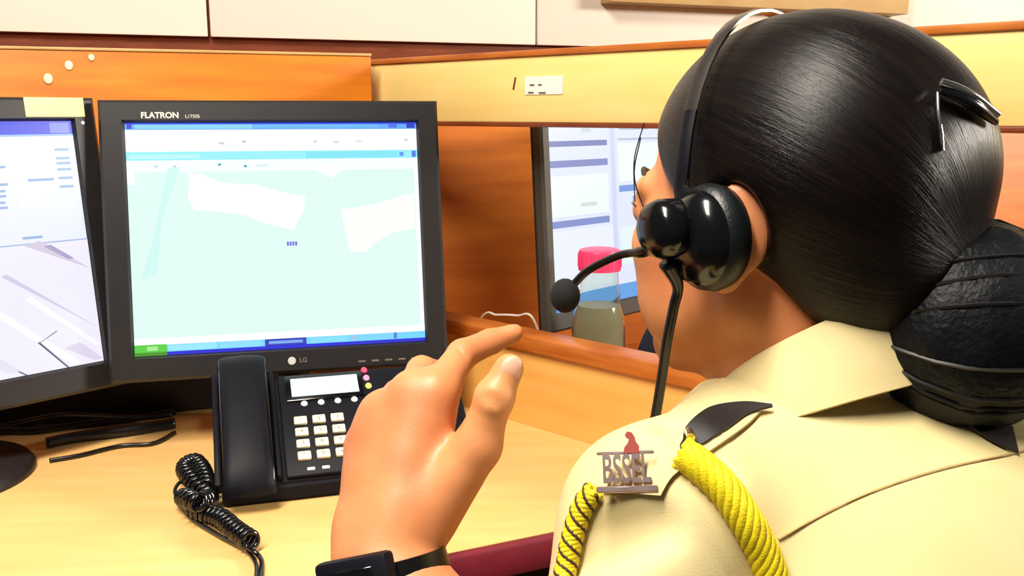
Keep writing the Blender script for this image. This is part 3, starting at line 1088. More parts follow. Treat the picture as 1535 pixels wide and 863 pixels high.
kb = on_z(965, 640, DESK_Z)
kb = kb + RWN * 0.0
kt = thing('desk_phone', 'black desk phone on the neighbouring desk, half hidden by the woman\'s face', 'telephone', (kb[0], kb[1], DESK_Z + 0.0005), yaw(RWD) + 0.35)
fx2 = Matrix.Translation((-0.03, 0.0, 0.02)) @ Matrix.Rotation(math.radians(30), 4, 'X')
prof2 = [(0.0, 0.0), (0.155, 0.0), (0.145, 0.10), (0.0, 0.02)]
mb = MB()
va = [mb.bm.verts.new((-0.03, y, z)) for y, z in prof2]
vb = [mb.bm.verts.new((0.17, y, z)) for y, z in prof2]
mb.bm.faces.new(va)
mb.bm.faces.new(vb[::-1])
for q in range(4):
    mb.bm.faces.new([va[q], va[(q + 1) % 4], vb[(q + 1) % 4], vb[q]])
bmesh.ops.bevel(mb.bm, geom=list(mb.bm.edges), offset=0.004, segments=2, affect='EDGES')
mb.build('body', M['plastic2'], kt)
mb = MB()
hp2 = [(0.028, 0.005, 0.006), (0.028, 0.02, 0.022), (0.028, 0.06, 0.030), (0.028, 0.11, 0.030), (0.028, 0.15, 0.022), (0.028, 0.16, 0.008)]
mb.loft(spline(hp2, 18), [[(-0.026, -0.008), (0.026, -0.008), (0.026, 0.004), (0.016, 0.009), (-0.016, 0.009), (-0.026, 0.004)]] * 18, (0, 0, 1))
mb.build('handset', M['plastic2'], kt, mx=fx2)
kme = None
for r in range(4):
    for c_ in range(3):
        if kme is None:
            ko = MB().box((0, 0, 0), (0.014, 0.011, 0.006), 0.0015).build('key', M['softkey'], kt)
            kme = ko.data
        else:
            ko = bpy.data.objects.new('key', kme)
            col.objects.link(ko)
            ko.parent = kt
        ko.matrix_local = fx2 @ Matrix.Translation((0.10 + c_ * 0.021, 0.03 + r * 0.018, 0.003))

wc = [on_plane(722, 476, R0 - RWN * 0.10, RWN), on_plane(745, 472, R0 - RWN * 0.10, RWN), on_plane(775, 473, R0 - RWN * 0.10, RWN), on_plane(800, 479, R0 - RWN * 0.10, RWN)]
zc = [p.copy() for p in wc]
o = MB().tube(spline([zc[0] + np.array([-0.05, 0.02, -0.10])] + zc + [zc[-1] + np.array([0.03, 0.03, -0.10])], 40), 0.002, 8).build('cable', M['whitecord'], smooth=180)
tag(o, 'white cable looping up just behind the low rail, left of the neighbouring monitor', 'cable')

# ================================================================== THE WOMAN
TH = math.radians(60)                                    # head turned left from the line of sight
O = at(1172, 331, 0.62)
V2 = np.array([O[0], O[1]]) / np.hypot(O[0], O[1])
VA = np.array([V2[0], V2[1], 0])
RT = np.array([V2[1], -V2[0], 0])
Z = np.array([0, 0, 1.0])
hf = VA * math.cos(TH) - RT * math.sin(TH)               # face direction
hl = -RT * math.cos(TH) - VA * math.sin(TH)              # her left
HA = np.array([hf, hl, Z])                               # rows: axes


def hp_(f, l, u):
    return O + hf * f + hl * l + Z * u


TT = math.radians(13)
tf = VA * math.cos(TT) - RT * math.sin(TT)               # torso forward
tl = -RT * math.cos(TT) - VA * math.sin(TT)              # torso left
TA = np.array([tf, tl, Z])
NK = hp_(-0.018, 0, -0.120)                              # base of the neck
LSH = at(985, 785, 0.535)                                # left shoulder joint
RSH = at(1640, 775, 0.58)
MSH = (LSH + RSH) / 2
WR = at(572, 838, 0.545)
ELB = at(850, 1360, 0.47)

# ---- body: head, neck, shoulders, left arm and hand, one surface
lo = np.array([-0.16, 0.28, 0.62])
hi = np.array([0.52, 0.80, 1.30])
B = Field(lo, hi, 0.0021)
B.ell(hp_(-0.008, 0, 0.032), (0.097, 0.074, 0.092), HA, 0.01)
B.ell(hp_(0.040, 0, -0.035), (0.052, 0.056, 0.078), HA, 0.03)
B.cone(hp_(-0.005, 0.050, -0.050), hp_(0.066, 0.018, -0.094), 0.016, 0.016, 0.02)
B.cone(hp_(-0.005, -0.050, -0.050), hp_(0.066, -0.018, -0.094), 0.016, 0.016, 0.02)
B.ell(hp_(0.078, 0, -0.094), (0.018, 0.020, 0.016), HA, 0.015)
for s_ in (1, -1):
    B.ell(hp_(0.058, s_ * 0.044, -0.018), (0.026, 0.024, 0.024), HA, 0.02)
    B.ell(hp_(0.050, s_ * 0.040, -0.055), (0.030, 0.024, 0.030), HA, 0.02)
    B.ell(hp_(0.103, s_ * 0.031, 0.004), (0.017, 0.019, 0.013), HA, 0.010, 'sub')
    B.ell(hp_(0.083, s_ * 0.032, 0.004), (0.0135, 0.0145, 0.0135), HA, 0.003)
    B.cone(hp_(0.094, s_ * 0.015, 0.022), hp_(0.078, s_ * 0.046, 0.021), 0.008, 0.007, 0.012)
B.cone(hp_(0.094, 0, 0.014), hp_(0.112, 0, -0.026), 0.0065, 0.0105, 0.008)
for s_ in (1, -1):
    B.ell(hp_(0.103, s_ * 0.011, -0.029), (0.010, 0.008, 0.008), HA, 0.006)
B.ell(hp_(0.094, 0, -0.057), (0.010, 0.022, 0.0065), HA, 0.005)
B.ell(hp_(0.092, 0, -0.067), (0.010, 0.019, 0.007), HA, 0.005)
B.cone(hp_(0.105, -0.019, -0.062), hp_(0.105, 0.019, -0.062), 0.002, 0.002, 0.003, 'sub')
# ears
for s_ in (1, -1):
    ang = math.radians(28)
    ef = hf * math.cos(ang) + s_ * hl * math.sin(ang)
    en = -hf * math.sin(ang) * s_ + hl * math.cos(ang)
    EA = np.array([ef, en, Z])
    ec = hp_(-0.019, s_ * 0.084, 0.006)
    B.ell(ec - Z * 0.004, (0.020, 0.0065, 0.028), EA, 0.006)
    B.ell(ec - Z * 0.030 + ef * 0.006, (0.011, 0.006, 0.012), EA, 0.006)
    B.ell(ec + s_ * hl * 0.007 + ef * 0.006, (0.011, 0.004, 0.020), EA, 0.005, 'sub')
# neck and shoulders
B.cone(hp_(-0.022, 0, -0.045), NK - Z * 0.03, 0.056, 0.056, 0.02)
B.cone(NK - Z * 0.045, LSH, 0.045, 0.040, 0.03)
B.cone(NK - Z * 0.045, RSH, 0.045, 0.040, 0.03)
B.ell(MSH - Z * 0.12, (0.080, 0.13, 0.16), TA, 0.03)
# arm
B.cone(LSH, ELB, 0.040, 0.036, 0.02)
FA = WR + (ELB - WR) * 0.30
B.cone(ELB, FA, 0.037, 0.033, 0.02)
B.cone(FA, at(560, 838, 0.549), 0.031, 0.0215, 0.02)
B.cone(FA, at(594, 836, 0.547), 0.031, 0.0205, 0.02)
# hand, back of it to the viewer
MC = dict(i=at(654, 588, 0.562), m=at(618, 590, 0.566), r=at(577, 618, 0.578), p=at(546, 668, 0.586))
CB = dict(i=at(608, 765, 0.551), m=at(588, 775, 0.552), r=at(570, 782, 0.556), p=at(553, 790, 0.562))
MR = dict(i=0.0118, m=0.0128, r=0.0122, p=0.0108)
for k in 'imrp':
    B.cone(CB[k], MC[k], 0.0175, MR[k], 0.014)
B.cone(at(560, 838, 0.549), CB['p'], 0.0195, 0.0165, 0.016)
B.cone(at(594, 836, 0.547), CB['i'], 0.0190, 0.0175, 0.016)
B.cone(at(575, 705, 0.572), at(615, 690, 0.566), 0.019, 0.019, 0.016)
B.cone(at(570, 640, 0.577), at(640, 625, 0.568), 0.014, 0.014, 0.016)
TI, TM, TC = at(741, 596, 0.540), at(716, 668, 0.545), at(640, 770, 0.552)
TT_ = at(763, 552, 0.541)
B.cone(TC, TM, 0.0200, 0.0138, 0.009)
B.cone(at(625, 735, 0.560), at(684, 700, 0.556), 0.016, 0.012, 0.010)
B.cone(TM, TI, 0.0132, 0.0108, 0.006)
B.cone(TI, TT_, 0.0106, 0.0088, 0.004)
B.ell(TI - FWD * 0.002, (0.011, 0.011, 0.011), None, 0.004)
fingers = dict(
    i=[MC['i'], at(693, 531, 0.592), at(735, 512, 0.604), at(771, 499, 0.608)],
    m=[MC['m'], at(632, 556, 0.606), at(662, 560, 0.626), at(660, 590, 0.630)],
    r=[MC['r'], at(596, 590, 0.618), at(628, 600, 0.634), at(640, 625, 0.630)],
    p=[MC['p'], at(560, 640, 0.618), at(592, 650, 0.628), at(610, 670, 0.618)])
FR = dict(i=(0.0118, 0.0096, 0.0082, 0.0062), m=(0.012, 0.0098, 0.0084, 0.0066), r=(0.0115, 0.0094, 0.008, 0.0063), p=(0.010, 0.0082, 0.0072, 0.0058))
for k in 'imrp':
    P_ = fingers[k]
    r_ = FR[k]
    for a in range(3):
        B.cone(P_[a], P_[a + 1], r_[a], r_[a + 1], 0.009 if a == 0 else 0.003)
# skin creases: web of the thumb, thumb joint, finger joint
def crease(a, b, r, k):
    pa, pb = B.hit(*a), B.hit(*b)
    if pa is not None and pb is not None and np.linalg.norm(pa - pb) < 0.04:
        B.cone(pa, pb, r, r * 0.6, k, 'sub')


crease((688, 642), (670, 664), 0.0012, 0.004)
for q in range(3):
    crease((726, 588 + 7 * q), (752, 596 + 7 * q), 0.0006, 0.003)
crease((686, 522), (700, 540), 0.0006, 0.003)
V, Q = B.nets()
V = relax(V, Q, 2, 0.4)

person = thing('person', 'woman in a khaki uniform shirt and headset, seen from behind, left hand raised', 'person', (float(MSH[0]), float(MSH[1]), 0.0))
pl = np.array(person.location)
link_mesh('body', np_mesh('body', V - pl, Q), M['skin'], person, smooth=180)


def pw(name, mb, m, smooth=60, parent=None):
    """link a mesh modelled in world space below the woman"""
    return mb.build(name, m, parent or person, smooth, mx=Matrix.Translation(-Vector(pl)))


for s_ in (1, -1):
    mb = MB()
    mb.ball(hp_(0.0845, s_ * 0.032, 0.004), 0.0128, 20)
    mb.mi = 1
    mb.ball(hp_(0.0935, s_ * 0.032, 0.004), (0.0046, 0.0046, 0.0046), 14)
    pw('eye', mb, [M['eye'], M['iris']])
    mb = MB()
    for q in range(9):
        t = q / 8
        b0 = hp_(0.096 - 0.012 * t, s_ * (0.024 + 0.020 * t), 0.011 - 0.004 * t)
        mb.tube([b0, b0 + hf * 0.003 + s_ * hl * 0.002 * t, b0 + hf * 0.005 + s_ * hl * 0.004 * t + Z * 0.002], 0.0006, 5, rad=[0.0007, 0.0006, 0.0003])
    pw('eyelashes', mb, M['lash'])
    mb = MB()
    mb.tube(spline([hp_(0.0985, s_ * 0.014, 0.027), hp_(0.0935, s_ * 0.030, 0.031), hp_(0.078, s_ * 0.047, 0.027)], 10), 0.0025, 8, squash=(1, 0.6))
    pw('eyebrow', mb, M['lash'])

# thumb nail
ax = (TT_ - TI) / np.linalg.norm(TT_ - TI)
vw = -(ray(762, 548) / np.linalg.norm(ray(762, 548)))
nn = vw * 0.88 + RGT * 0.35 + UPV * 0.25
nn = nn - ax * (nn @ ax)
nn /= np.linalg.norm(nn)
sd = np.cross(ax, nn)
mb = MB()
nrm_c = TT_ + nn * 0.0062 + ax * 0.0008
mxn = Matrix((ax, sd, nn)).transposed()
mb.ball(nrm_c, (0.0078, 0.0064, 0.0030), 18, mxn)
pw('thumbnail', mb, M['nail'])

# ---- shirt
S = Field(np.array([-0.10, 0.20, 0.66]), np.array([0.66, 0.80, 1.16]), 0.0027)
S.cone(NK - Z * 0.035, LSH + Z * 0.002, 0.062, 0.050, 0.03)
S.cone(NK - Z * 0.035, RSH + Z * 0.002, 0.062, 0.050, 0.03)
S.ell(MSH - Z * 0.14 + tf * 0.01, (0.105, 0.175, 0.20), TA, 0.05)
S.cone(MSH - Z * 0.12, MSH - Z * 0.36, 0.115, 0.11, 0.06)
S.ell(NK - tf * 0.028 - Z * 0.035, (0.062, 0.080, 0.066), TA, 0.03)
SLE = LSH + (ELB - LSH) * 0.62
S.cone(LSH, SLE, 0.049, 0.054, 0.03)
S.cone(RSH, RSH - Z * 0.2 + tf * 0.06, 0.052, 0.056, 0.03)
# soft creases
for (a, b, r) in (((900, 800), (990, 772), 0.006), ((880, 850), (1000, 800), 0.006), ((1010, 640), (1090, 700), 0.005)):
    pa, pb = S.hit(*a), S.hit(*b)
    if pa is not None and pb is not None:
        S.cone(pa, pb, r, 0.002, 0.016, 'sub')
# neck opening
S.cone(NK + Z * 0.12, NK - Z * 0.020, 0.060, 0.060, 0.006, 'sub')
V, Q = S.nets()
V = relax(V, Q, 3, 0.5)
shirt = link_mesh('shirt', np_mesh('shirt', V - pl, Q), M['shirt'], person, smooth=180)


def sw(name, mb, m, smooth=60):
    return mb.build(name, m, shirt, smooth, mx=Matrix.Translation(-Vector(pl)))


# collar: stand and fall, an open ring around the neck
CT = math.radians(40)                                    # the collar follows the turned neck
cf = VA * math.cos(CT) - RT * math.sin(CT)
cl_ = -RT * math.cos(CT) - VA * math.sin(CT)


def collar(z_add, prof, name):
    mb = MB()
    rings = []
    n = 72
    for i in range(n + 1):
        a = math.radians(28 + (360 - 56) * i / n)               # 0 = front; open at the throat
        dirv = cf * math.cos(a) + cl_ * math.sin(a)
        back = (1 - math.cos(a)) / 2                            # 1 at the nape
        ring = []
        for (r, z) in prof:
            rr = r * (1.0 + 0.10 * abs(math.sin(a)))
            c = NK + RGT * 0.018 + dirv * rr + Z * (z + z_add + back * 0.110 - 0.047) - cf * 0.004
            ring.append(mb.bm.verts.new(c))
        rings.append(ring)
    for a, b in zip(rings[:-1], rings[1:]):
        for k in range(len(prof)):
            mb.bm.faces.new([a[k], a[(k + 1) % len(prof)], b[(k + 1) % len(prof)], b[k]])
    mb.bm.faces.new(rings[0])
    mb.bm.faces.new(rings[-1][::-1])
    return sw(name, mb, M['shirt'], 50)


collar(0, [(0.0655, -0.04), (0.0625, 0.020), (0.0635, 0.024), (0.0675, 0.025), (0.071, 0.021), (0.083, -0.016), (0.086, -0.024), (0.084, -0.0255), (0.080, -0.016), (0.0685, 0.014)], 'collar')


def surf(px_, py_, off=0.0):
    p = S.hit(px_, py_)
    if p is None:
        return None
    return p + S.normal(p) * off


def surf_path(pts, off, n):
    P_ = [surf(x, y, off) for x, y in pts]
    P_ = [p for p in P_ if p is not None]
    return spline(P_, n)


# seams
mb = MB()
mb.tube(surf_path([(1166, 808), (1220, 778), (1290, 744), (1370, 715), (1440, 696), (1500, 684), (1534, 676)], 0.0004, 40), 0.0009, 6)
sw('yoke_seam', mb, M['seam'])


# epaulette: strap lying along the shoulder
def poly_at(pts_, u):
    q = spline([np.array([x, y, 0.0]) for x, y in pts_], 61)
    return q[int(round(u * 60))]


def patch(name, up_, low_, off, thick, m, nu=20, nv=8):
    mb = MB()
    g = []
    for i in range(nu + 1):
        row = []
        for j in range(nv + 1):
            u, v = i / nu, j / nv
            pa_, pb_ = poly_at(up_, u), poly_at(low_, u)
            x, y = pa_[0] * (1 - v) + pb_[0] * v, pa_[1] * (1 - v) + pb_[1] * v
            p = S.hit(x, y)
            if p is None:
                row.append(None)
                continue
            nr = S.normal(p)
            row.append((mb.bm.verts.new(p + nr * (off + thick)), mb.bm.verts.new(p + nr * off)))
        g.append(row)
    for i in range(nu):
        for j in range(nv):
            q = [g[i][j], g[i + 1][j], g[i + 1][j + 1], g[i][j + 1]]
            if any(w is None for w in q):
                continue
            mb.bm.faces.new([w[0] for w in q])
            mb.bm.faces.new([w[1] for w in q][::-1])
    bmesh.ops.recalc_face_normals(mb.bm, faces=mb.bm.faces)
    be = [e for e in mb.bm.edges if e.is_boundary]
    top = {w[0] for row in g for w in row if w}
    pair = {w[0]: w[1] for row in g for w in row if w}
    for e in be:
        a, b = e.verts
        if a in top and b in top:
            try:
                mb.bm.faces.new([a, b, pair[b], pair[a]])
            except ValueError:
                pass
    return sw(name, mb, m, 50)


patch('epaulette', [(905, 738), (925, 700), (970, 668), (1020, 640), (1075, 614), (1110, 606)], [(990, 742), (1008, 716), (1040, 695), (1080, 668), (1120, 640), (1140, 620)], 0.0012, 0.0022, M['shirt'])
patch('dark_stripe', [(1016, 676), (1030, 648), (1055, 626), (1085, 616), (1120, 612), (1156, 615)], [(1018, 681), (1040, 678), (1068, 662), (1096, 644), (1122, 628), (1157, 618)], 0.0040, 0.0015, M['blackcloth'])
patch('dark_stripe', [(1440, 636), (1475, 640), (1514, 645)], [(1462, 652), (1490, 668), (1522, 682)], 0.0020, 0.0015, M['blackcloth'])
p0 = surf(1032, 662, 0.009)
p1 = surf(1026, 676, 0.009)
mb = MB().tube([p0, (p0 + p1) / 2 + vw * 0.002, p1], 0.0025, 10)
sw('hook', mb, M['chrome'])

# shoulder title badge
bc = surf(945, 716, 0.008)
bn = S.normal(surf(945, 716)) * 0.4 + vw * 0.8
bn /= np.linalg.norm(bn)
bx = RGT - bn * (RGT @ bn) + Z * 0.02
bx -= bn * (bx @ bn)
bx /= np.linalg.norm(bx)
by = np.cross(bn, bx)
mxb = Matrix.Translation(bc - pl) @ Matrix((bx, by, bn)).transposed().to_4x4()
bd = thing('x', 'x', 'x')
bpy.data.objects.remove(bd)
BW_ = 0.032
mb = MB()
mb.box((0, -0.0092, 0), (BW_, 0.0034, 0.0022), 0.0006, mx=mxb, seg=1)
mb.box((0, 0.0095, -0.0004), (BW_ * 0.94, 0.0018, 0.0014), 0.0004, mx=mxb, seg=1)
mb.build('badge_bar', M['badge'], shirt)
text_obj('badge_letters', 'BSSEL', 0.0205, mxb @ Matrix.Translation((0, 0.0006, 0)), M['badge'], shirt, depth=0.0011, bold=0.00045, sx=0.50)
mb = MB()
star = [(-0.0042, -0.005), (0.0040, -0.005), (0.0044, -0.0015), (0.0028, 0.0008), (0.0022, 0.0036), (0.0008, 0.0058), (-0.0014, 0.0064), (-0.0028, 0.0048), (-0.0022, 0.0030), (-0.0008, 0.0022), (-0.0016, 0.0002), (-0.0034, -0.0020)]
mb.prism(star, -0.0009, 0.0009, mx=mxb @ Matrix.Translation((0.003, 0.0142, 0)))
mb.build('badge_crest', M['emblem'], shirt, smooth=0)


# lanyard
def rope(path_, r, name, mats, strands=3, pitch=0.022, n=8, ring=0.46, thick=0.56):
    L_ = [0.0]
    for a, b in zip(path_[:-1], path_[1:]):
        L_.append(L_[-1] + float(np.linalg.norm(b - a)))
    mb = MB()
    m = len(path_)
    T_ = [(path_[min(i + 1, m - 1)] - path_[max(i - 1, 0)]) for i in range(m)]
    ref = np.array([0.3, -0.9, 0.3])
    for q in range(strands):
        mb.mi = q % len(mats)
        pts_ = []
        for i, p in enumerate(path_):
            t = T_[i] / np.linalg.norm(T_[i])
            a_ = ref - t * (ref @ t)
            a_ /= np.linalg.norm(a_)
            b_ = np.cross(t, a_)
            w = 2 * math.pi * (L_[i] / pitch + q / strands)
            pts_.append(p + (a_ * math.cos(w) + b_ * math.sin(w)) * r * ring)
        mb.tube(pts_, r * thick, n)
    return sw(name, mb, mats, 180)


pth = surf_path([(1018, 690), (1040, 705), (1075, 738), (1105, 780), (1130, 822), (1150, 870), (1160, 920), (1150, 980)], 0.006, 120)
rope(pth, 0.0090, 'lanyard', [M['rope']], 9, 0.05, 8, 0.70, 0.34)
pth = surf_path([(897, 738), (884, 755), (872, 780), (862, 815), (856, 845), (852, 870), (850, 900)], 0.004, 90)
rope(pth, 0.0060, 'lanyard', [M['rope']], 6, 0.016, 8, 0.62, 0.40)
rope(pth, 0.0060, 'lanyard_dark_strand', [M['ropedark']], 3, -0.020, 6, 0.84, 0.22)

# ---- hair
HF = Field(np.minimum.reduce([hp_(a, b, c) for a in (-0.26, 0.14) for b in (-0.13, 0.13) for c in (-0.17, 0.17)]), np.maximum.reduce([hp_(a, b, c) for a in (-0.26, 0.14) for b in (-0.13, 0.13) for c in (-0.17, 0.17)]), 0.0021)
HF.ell(hp_(-0.018, 0, 0.041), (0.106, 0.089, 0.093), HA, 0.01)
HF.ell(hp_(-0.050, -0.003, 0.028), (0.070, 0.080, 0.074), HA, 0.03)
HF.ell(hp_(-0.070, 0, -0.025), (0.050, 0.060, 0.045), HA, 0.03)
Xg = HF.ax[0][:, None, None] - O[0]
Yg = HF.ax[1][None, :, None] - O[1]
Zg = HF.ax[2][None, None, :] - O[2]
fg = Xg * hf[0] + Yg * hf[1] + 0 * Zg
lg = Xg * hl[0] + Yg * hl[1] + 0 * Zg
ug = 0 * fg + Zg
fm = np.interp(ug, [-0.12, -0.07, -0.03, 0.0, 0.03, 0.06, 0.085, 0.10], [-0.070, -0.055, -0.030, 0.012, 0.050, 0.076, 0.105, 0.14])
g = (fg - fm) * 0.75
g2 = -(ug + 0.075)
g = np.maximum(g, g2).astype(np.float32)
a = HF.d
k = 0.012
h = np.clip(0.5 - 0.5 * (g - a) / k, 0, 1)
HF.d = (g * (1 - h) + a * h + k * h * (1 - h)).astype(np.float32)
for s_ in (1, -1):
    ang = math.radians(28)
    ef = hf * math.cos(ang) + s_ * hl * math.sin(ang)
    en = -hf * math.sin(ang) * s_ + hl * math.cos(ang)
    HF.ell(hp_(-0.017, s_ * 0.090, 0.000), (0.0225, 0.020, 0.031), np.array([ef, en, Z]), 0.006, 'sub')
V, Q = HF.nets()
V = relax(V, Q, 3, 0.5)
# strand coordinates: hair is combed from the forehead to the knot at the back
loc = (V - O) @ HA.T
pole = np.array([-0.125, 0.0, -0.02])
anti = np.array([0.10, 0.0, 0.07])
axs = (pole - anti) / np.linalg.norm(pole - anti)
rel = loc - anti
tt = rel @ axs
rad = rel - tt[:, None] * axs
ang_ = rad / (np.linalg.norm(rad, axis=1)[:, None] + 1e-6)
sv = np.stack([ang_ @ np.array([0, 1.0, 0]), ang_ @ np.cross(axs, [0, 1.0, 0]), tt * 0.9], 1)
me = np_mesh('hair', V - pl, Q)
at_ = me.attributes.new('strand', 'FLOAT_VECTOR', 'POINT')
if len(me.vertices) == len(sv):
    at_.data.foreach_set('vector', sv.astype(np.float32).ravel())
hair = link_mesh('hair', me, M['hair'], person, smooth=180)

# bun in a dark net
BC = at(1446, 487, 0.563)
mb = MB()
mb.ball((0, 0, 0), 1.0, 64)
for v in mb.bm.verts:
    d = v.co.normalized()
    w = 1 + 0.03 * noise.noise(d * 3.2) + 0.014 * noise.noise(d * 9)
    v.co = Vector((d.x * 0.063 * w, d.y * 0.058 * w, d.z * 0.064 * w))
mb.bm.transform(Matrix.Translation(BC))
bun = pw('hair_bun', mb, M['hoop'], 180)
mb = MB()
for q in range(9):                                       # twisted coils showing through the net
    rot = Matrix.Rotation(random.uniform(0, 3), 3, 'X') @ Matrix.Rotation(random.uniform(0, 3), 3, 'Z')
    pts_ = []
    for i in range(25):
        a = 2 * math.pi * i / 24
        d = rot @ Vector((math.cos(a), math.sin(a), 0))
        w = 1.005 + 0.03 * noise.noise(d * 3.2) + 0.014 * noise.noise(d * 9)
        pts_.append(BC + np.array([d.x * 0.063 * w, d.y * 0.058 * w, d.z * 0.064 * w]))
    mb.tube(pts_, 0.0012, 5)
mb.build('hairnet_threads', M['lash'], bun, 60, mx=Matrix.Translation(-Vector(pl)))


def hsurf(px_, py_, off=0.0):
    p = HF.hit(px_, py_)
    if p is None:
        return None
    return p + HF.normal(p) * off


# hair clip
pts_ = [hsurf(x, y, o_) for x, y, o_ in ((1402, 140, 0.004), (1425, 150, 0.005), (1450, 163, 0.005), (1470, 176, 0.004))]
pts_ = [p for p in pts_ if p is not None]
pts_.append(pts_[-1] + (pts_[-1] - pts_[-2]) * 0.7)
mb = MB().tube(spline(pts_, 24), 0.006, 10, squash=(0.6, 0.9), up=HF.normal(pts_[1]), rad=[0.0028 + 0.0022 * math.sin(math.pi * i / 23) for i in range(24)])
mb.build('hair_clip', M['gloss'], hair, 60, mx=Matrix.Translation(-Vector(pl)))
mb = MB().tube(spline([p + UPV * 0.0035 + HF.normal(pts_[0]) * 0.001 for p in pts_], 24), 0.0022, 8)
mb.build('clip_rim', M['chrome'], hair, 60, mx=Matrix.Translation(-Vector(pl)))
pp_ = [hsurf(1402, 142, 0.002), hsurf(1405, 170, 0.001), hsurf(1409, 200, 0.001), hsurf(1411, 226, 0.001)]
mb = MB().tube(spline([p for p in pp_ if p is not None], 14), 0.0011, 6)
mb.build('hair_pin', M['chrome'], hair, 60, mx=Matrix.Translation(-Vector(pl)))
mb = MB()
for (a, b, c) in (((0.070, 0.060, 0.064), (0.076, 0.062, 0.040), (0.073, 0.064, 0.012)), ((0.060, 0.076, 0.055), (0.062, 0.079, 0.030), (0.052, 0.078, 0.005))):
    mb.tube(spline([hp_(*a), hp_(*b), hp_(*c)], 14), 0.0004, 4)
mb.build('loose_strands', M['lash'], hair, 60, mx=Matrix.Translation(-Vector(pl)))

# ================================================================== HEADSET
hs = thing('headset', 'black single-wire headset with boom microphone worn by the woman', 'headset', tuple(hp_(0, 0.1, 0)))
hsl = np.array(hs.location)


def hw(name, mb, m, smooth=50, parent=None):
    return mb.build(name, m, parent or hs, smooth, mx=Matrix.Translation(-Vector(hsl)))


ec = hp_(-0.007, 0.095, -0.002)                           # ear pad centre
out = hl * 0.97 + hf * 0.20 - Z * 0.02
out /= np.linalg.norm(out)
e1 = hf - out * (hf @ out)
e1 /= np.linalg.norm(e1)
e2 = np.cross(out, e1)
mxe = Matrix.Translation(ec) @ Matrix((e1, e2, out)).transposed().to_4x4()
sc = Matrix.Diagonal((0.90, 1.04, 1, 1))
mb = MB()
mb.lathe([(0.012, -0.012), (0.024, -0.013), (0.0295, -0.009), (0.031, -0.002), (0.0295, 0.005), (0.024, 0.009), (0.012, 0.010)], 40, mx=mxe @ sc)
hw('ear_cushion', mb, M['leatherette'])
mb = MB()
mb.lathe([(0.0275, 0.006), (0.026, 0.011), (0.021, 0.016), (0.015, 0.0185), (0.014, 0.019)], 40, mx=mxe @ sc)
hw('cup_shell', mb, M['gloss'])
mb = MB()
mb.lathe([(0.0165, 0.012), (0.0175, 0.015), (0.0178, 0.026), (0.0160, 0.031), (0.0120, 0.0345), (0.005, 0.0355)], 36, mx=mxe @ Matrix.Translation((0.012, -0.006, 0)))
hw('boom_hub', mb, M['gloss'])
# headband over the crown
hub = ec + out * 0.022
bpts = []
for i in range(25):
    t = i / 24
    a = math.radians(-2 + 184 * t)                       # from her left ear over the top to her right
    bpts.append(hp_(0.010 + 0.010 * math.sin(a), (0.098 if a < 1.57 else 0.092) * math.cos(a), 0.012 + 0.1235 * math.sin(a)))
mb = MB()
radv = [hp_(0, 0, 0.03)] * 25
rings = []
for i, p in enumerate(bpts):
    t = bpts[min(i + 1, 24)] - bpts[max(i - 1, 0)]
    t /= np.linalg.norm(t)
    n_ = p - hp_(0.01, 0, 0.02)
    n_ -= t * (n_ @ t)
    n_ /= np.linalg.norm(n_)
    b_ = np.cross(t, n_)
    w = 0.0048
    rings.append([mb.bm.verts.new(p + n_ * x + b_ * y) for x, y in ((0.0009, -w), (0.0016, 0), (0.0009, w), (-0.0009, w), (-0.0009, -w))])
for a, b in zip(rings[:-1], rings[1:]):
    for q in range(5):
        mb.bm.faces.new([a[q], a[(q + 1) % 5], b[(q + 1) % 5], b[q]])
mb.bm.faces.new(rings[0])
mb.bm.faces.new(rings[-1][::-1])
hw('headband', mb, M['band'], 30)
mb = MB()
mb.tube(spline([bpts[4], bpts[3], bpts[2], bpts[1], ec + out * 0.006 - e2 * 0.022], 16), 0.006, 10, squash=(0.5, 1.0), up=out)
hw('slider', mb, M['plastic2'])
mb = MB()
mb.ball(bpts[-1] - hl * 0.002, (0.012, 0.02, 0.02), 16, Matrix((hl, hf, Z)).transposed())
hw('temple_pad', mb, M['leatherette'])
# boom
D0 = 0.555
bm0 = ec + out * 0.026 + e1 * 0.022 - e2 * 0.006
bend = at(847, 443, 0.600)
bp_ = spline([bm0, at(972, 374, 0.556), at(930, 382, 0.575), at(885, 403, 0.592), at(862, 424, 0.598), bend], 30)
mb = MB().tube(bp_, 0.003, 10, rad=[0.0036 if i < 9 else 0.0026 for i in range(30)])
hw('boom', mb, M['rubber'], 180)
mb = MB()
mb.ball((0, 0, 0), 1.0, 24)
for v in mb.bm.verts:
    d = v.co.normalized()
    v.co = Vector((d.x * 0.0098, d.y * 0.0098, d.z * 0.0112))
mb.bm.transform(Matrix.Translation(bend))
hw('microphone', mb, M['foam'], 180)
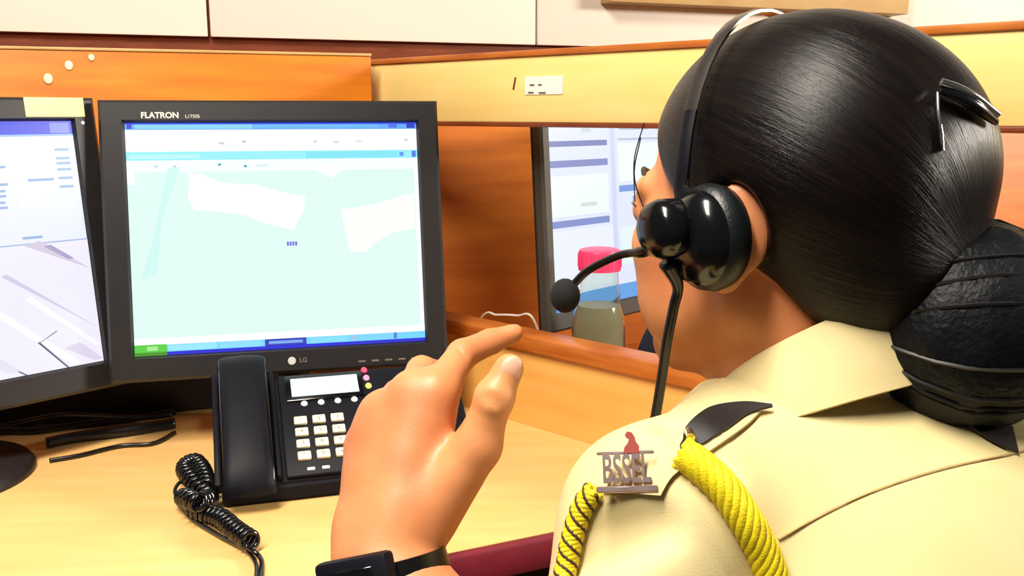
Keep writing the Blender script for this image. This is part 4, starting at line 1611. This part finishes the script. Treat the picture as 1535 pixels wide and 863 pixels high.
# lead
c0_ = ec + out * 0.022 + e1 * 0.010 + e2 * 0.014
cp_ = spline([c0_, at(1016, 428, 0.560), at(1010, 460, 0.566), at(1000, 510, 0.575), at(993, 560, 0.585), at(985, 610, 0.592), at(976, 660, 0.60), at(965, 740, 0.60)], 60)
mb = MB().tube(cp_, 0.003, 10, rad=[0.0055 - 0.0022 * min(1, i / 10) for i in range(60)])
hw('lead', mb, M['rubber'], 180)

# ================================================================== WATCH
wd = (ELB - WR)
wd = (FA - WR) / np.linalg.norm(FA - WR)
wc_ = WR + wd * 0.012
wt = thing('wristwatch', 'black wristwatch on the raised left wrist at the bottom edge', 'watch', tuple(wc_ - RGT * 0.002))
wl = np.array(wt.location)
wd = wd * 0.4 - UPV * 0.6
wd /= np.linalg.norm(wd)
w1 = RGT - wd * (RGT @ wd)
w1 /= np.linalg.norm(w1)
w2 = np.cross(wd, w1)                                    # roughly towards / away from the viewer
if w2 @ FWD > 0:
    w2 = -w2
mb = MB()
ring_n = 40
rr_ = []
for i in range(ring_n):
    a = 2 * math.pi * i / ring_n
    d = w1 * math.cos(a) * 0.0335 + w2 * math.sin(a) * 0.0265
    dn = w1 * math.cos(a) + w2 * math.sin(a)
    rr_.append([mb.bm.verts.new(d + dn * x + wd * y) for x, y in ((0, -0.010), (0.0028, -0.010), (0.0034, 0), (0.0028, 0.010), (0, 0.010))])
for i in range(ring_n):
    a, b = rr_[i], rr_[(i + 1) % ring_n]
    for q in range(5):
        mb.bm.faces.new([a[q], a[(q + 1) % 5], b[(q + 1) % 5], b[q]])
mb.build('strap', M['rubber'], wt)
cn = (w2 * 0.90 - w1 * 0.38)
cn /= np.linalg.norm(cn)
cs = np.cross(wd, cn)
cc = -w1 * 0.0125 + w2 * 0.0275
mxw = Matrix.Translation(cc) @ Matrix((cs, -wd, cn)).transposed().to_4x4()
mb = MB().box((0, 0, 0), (0.047, 0.036, 0.011), 0.003, mx=mxw)
mb.build('case', M['plastic2'], wt)
mb = MB().box((0, 0, 0.0055), (0.029, 0.024, 0.0015), 0.0005, mx=mxw, seg=1)
mb.build('watch_glass', M['gloss'], wt)
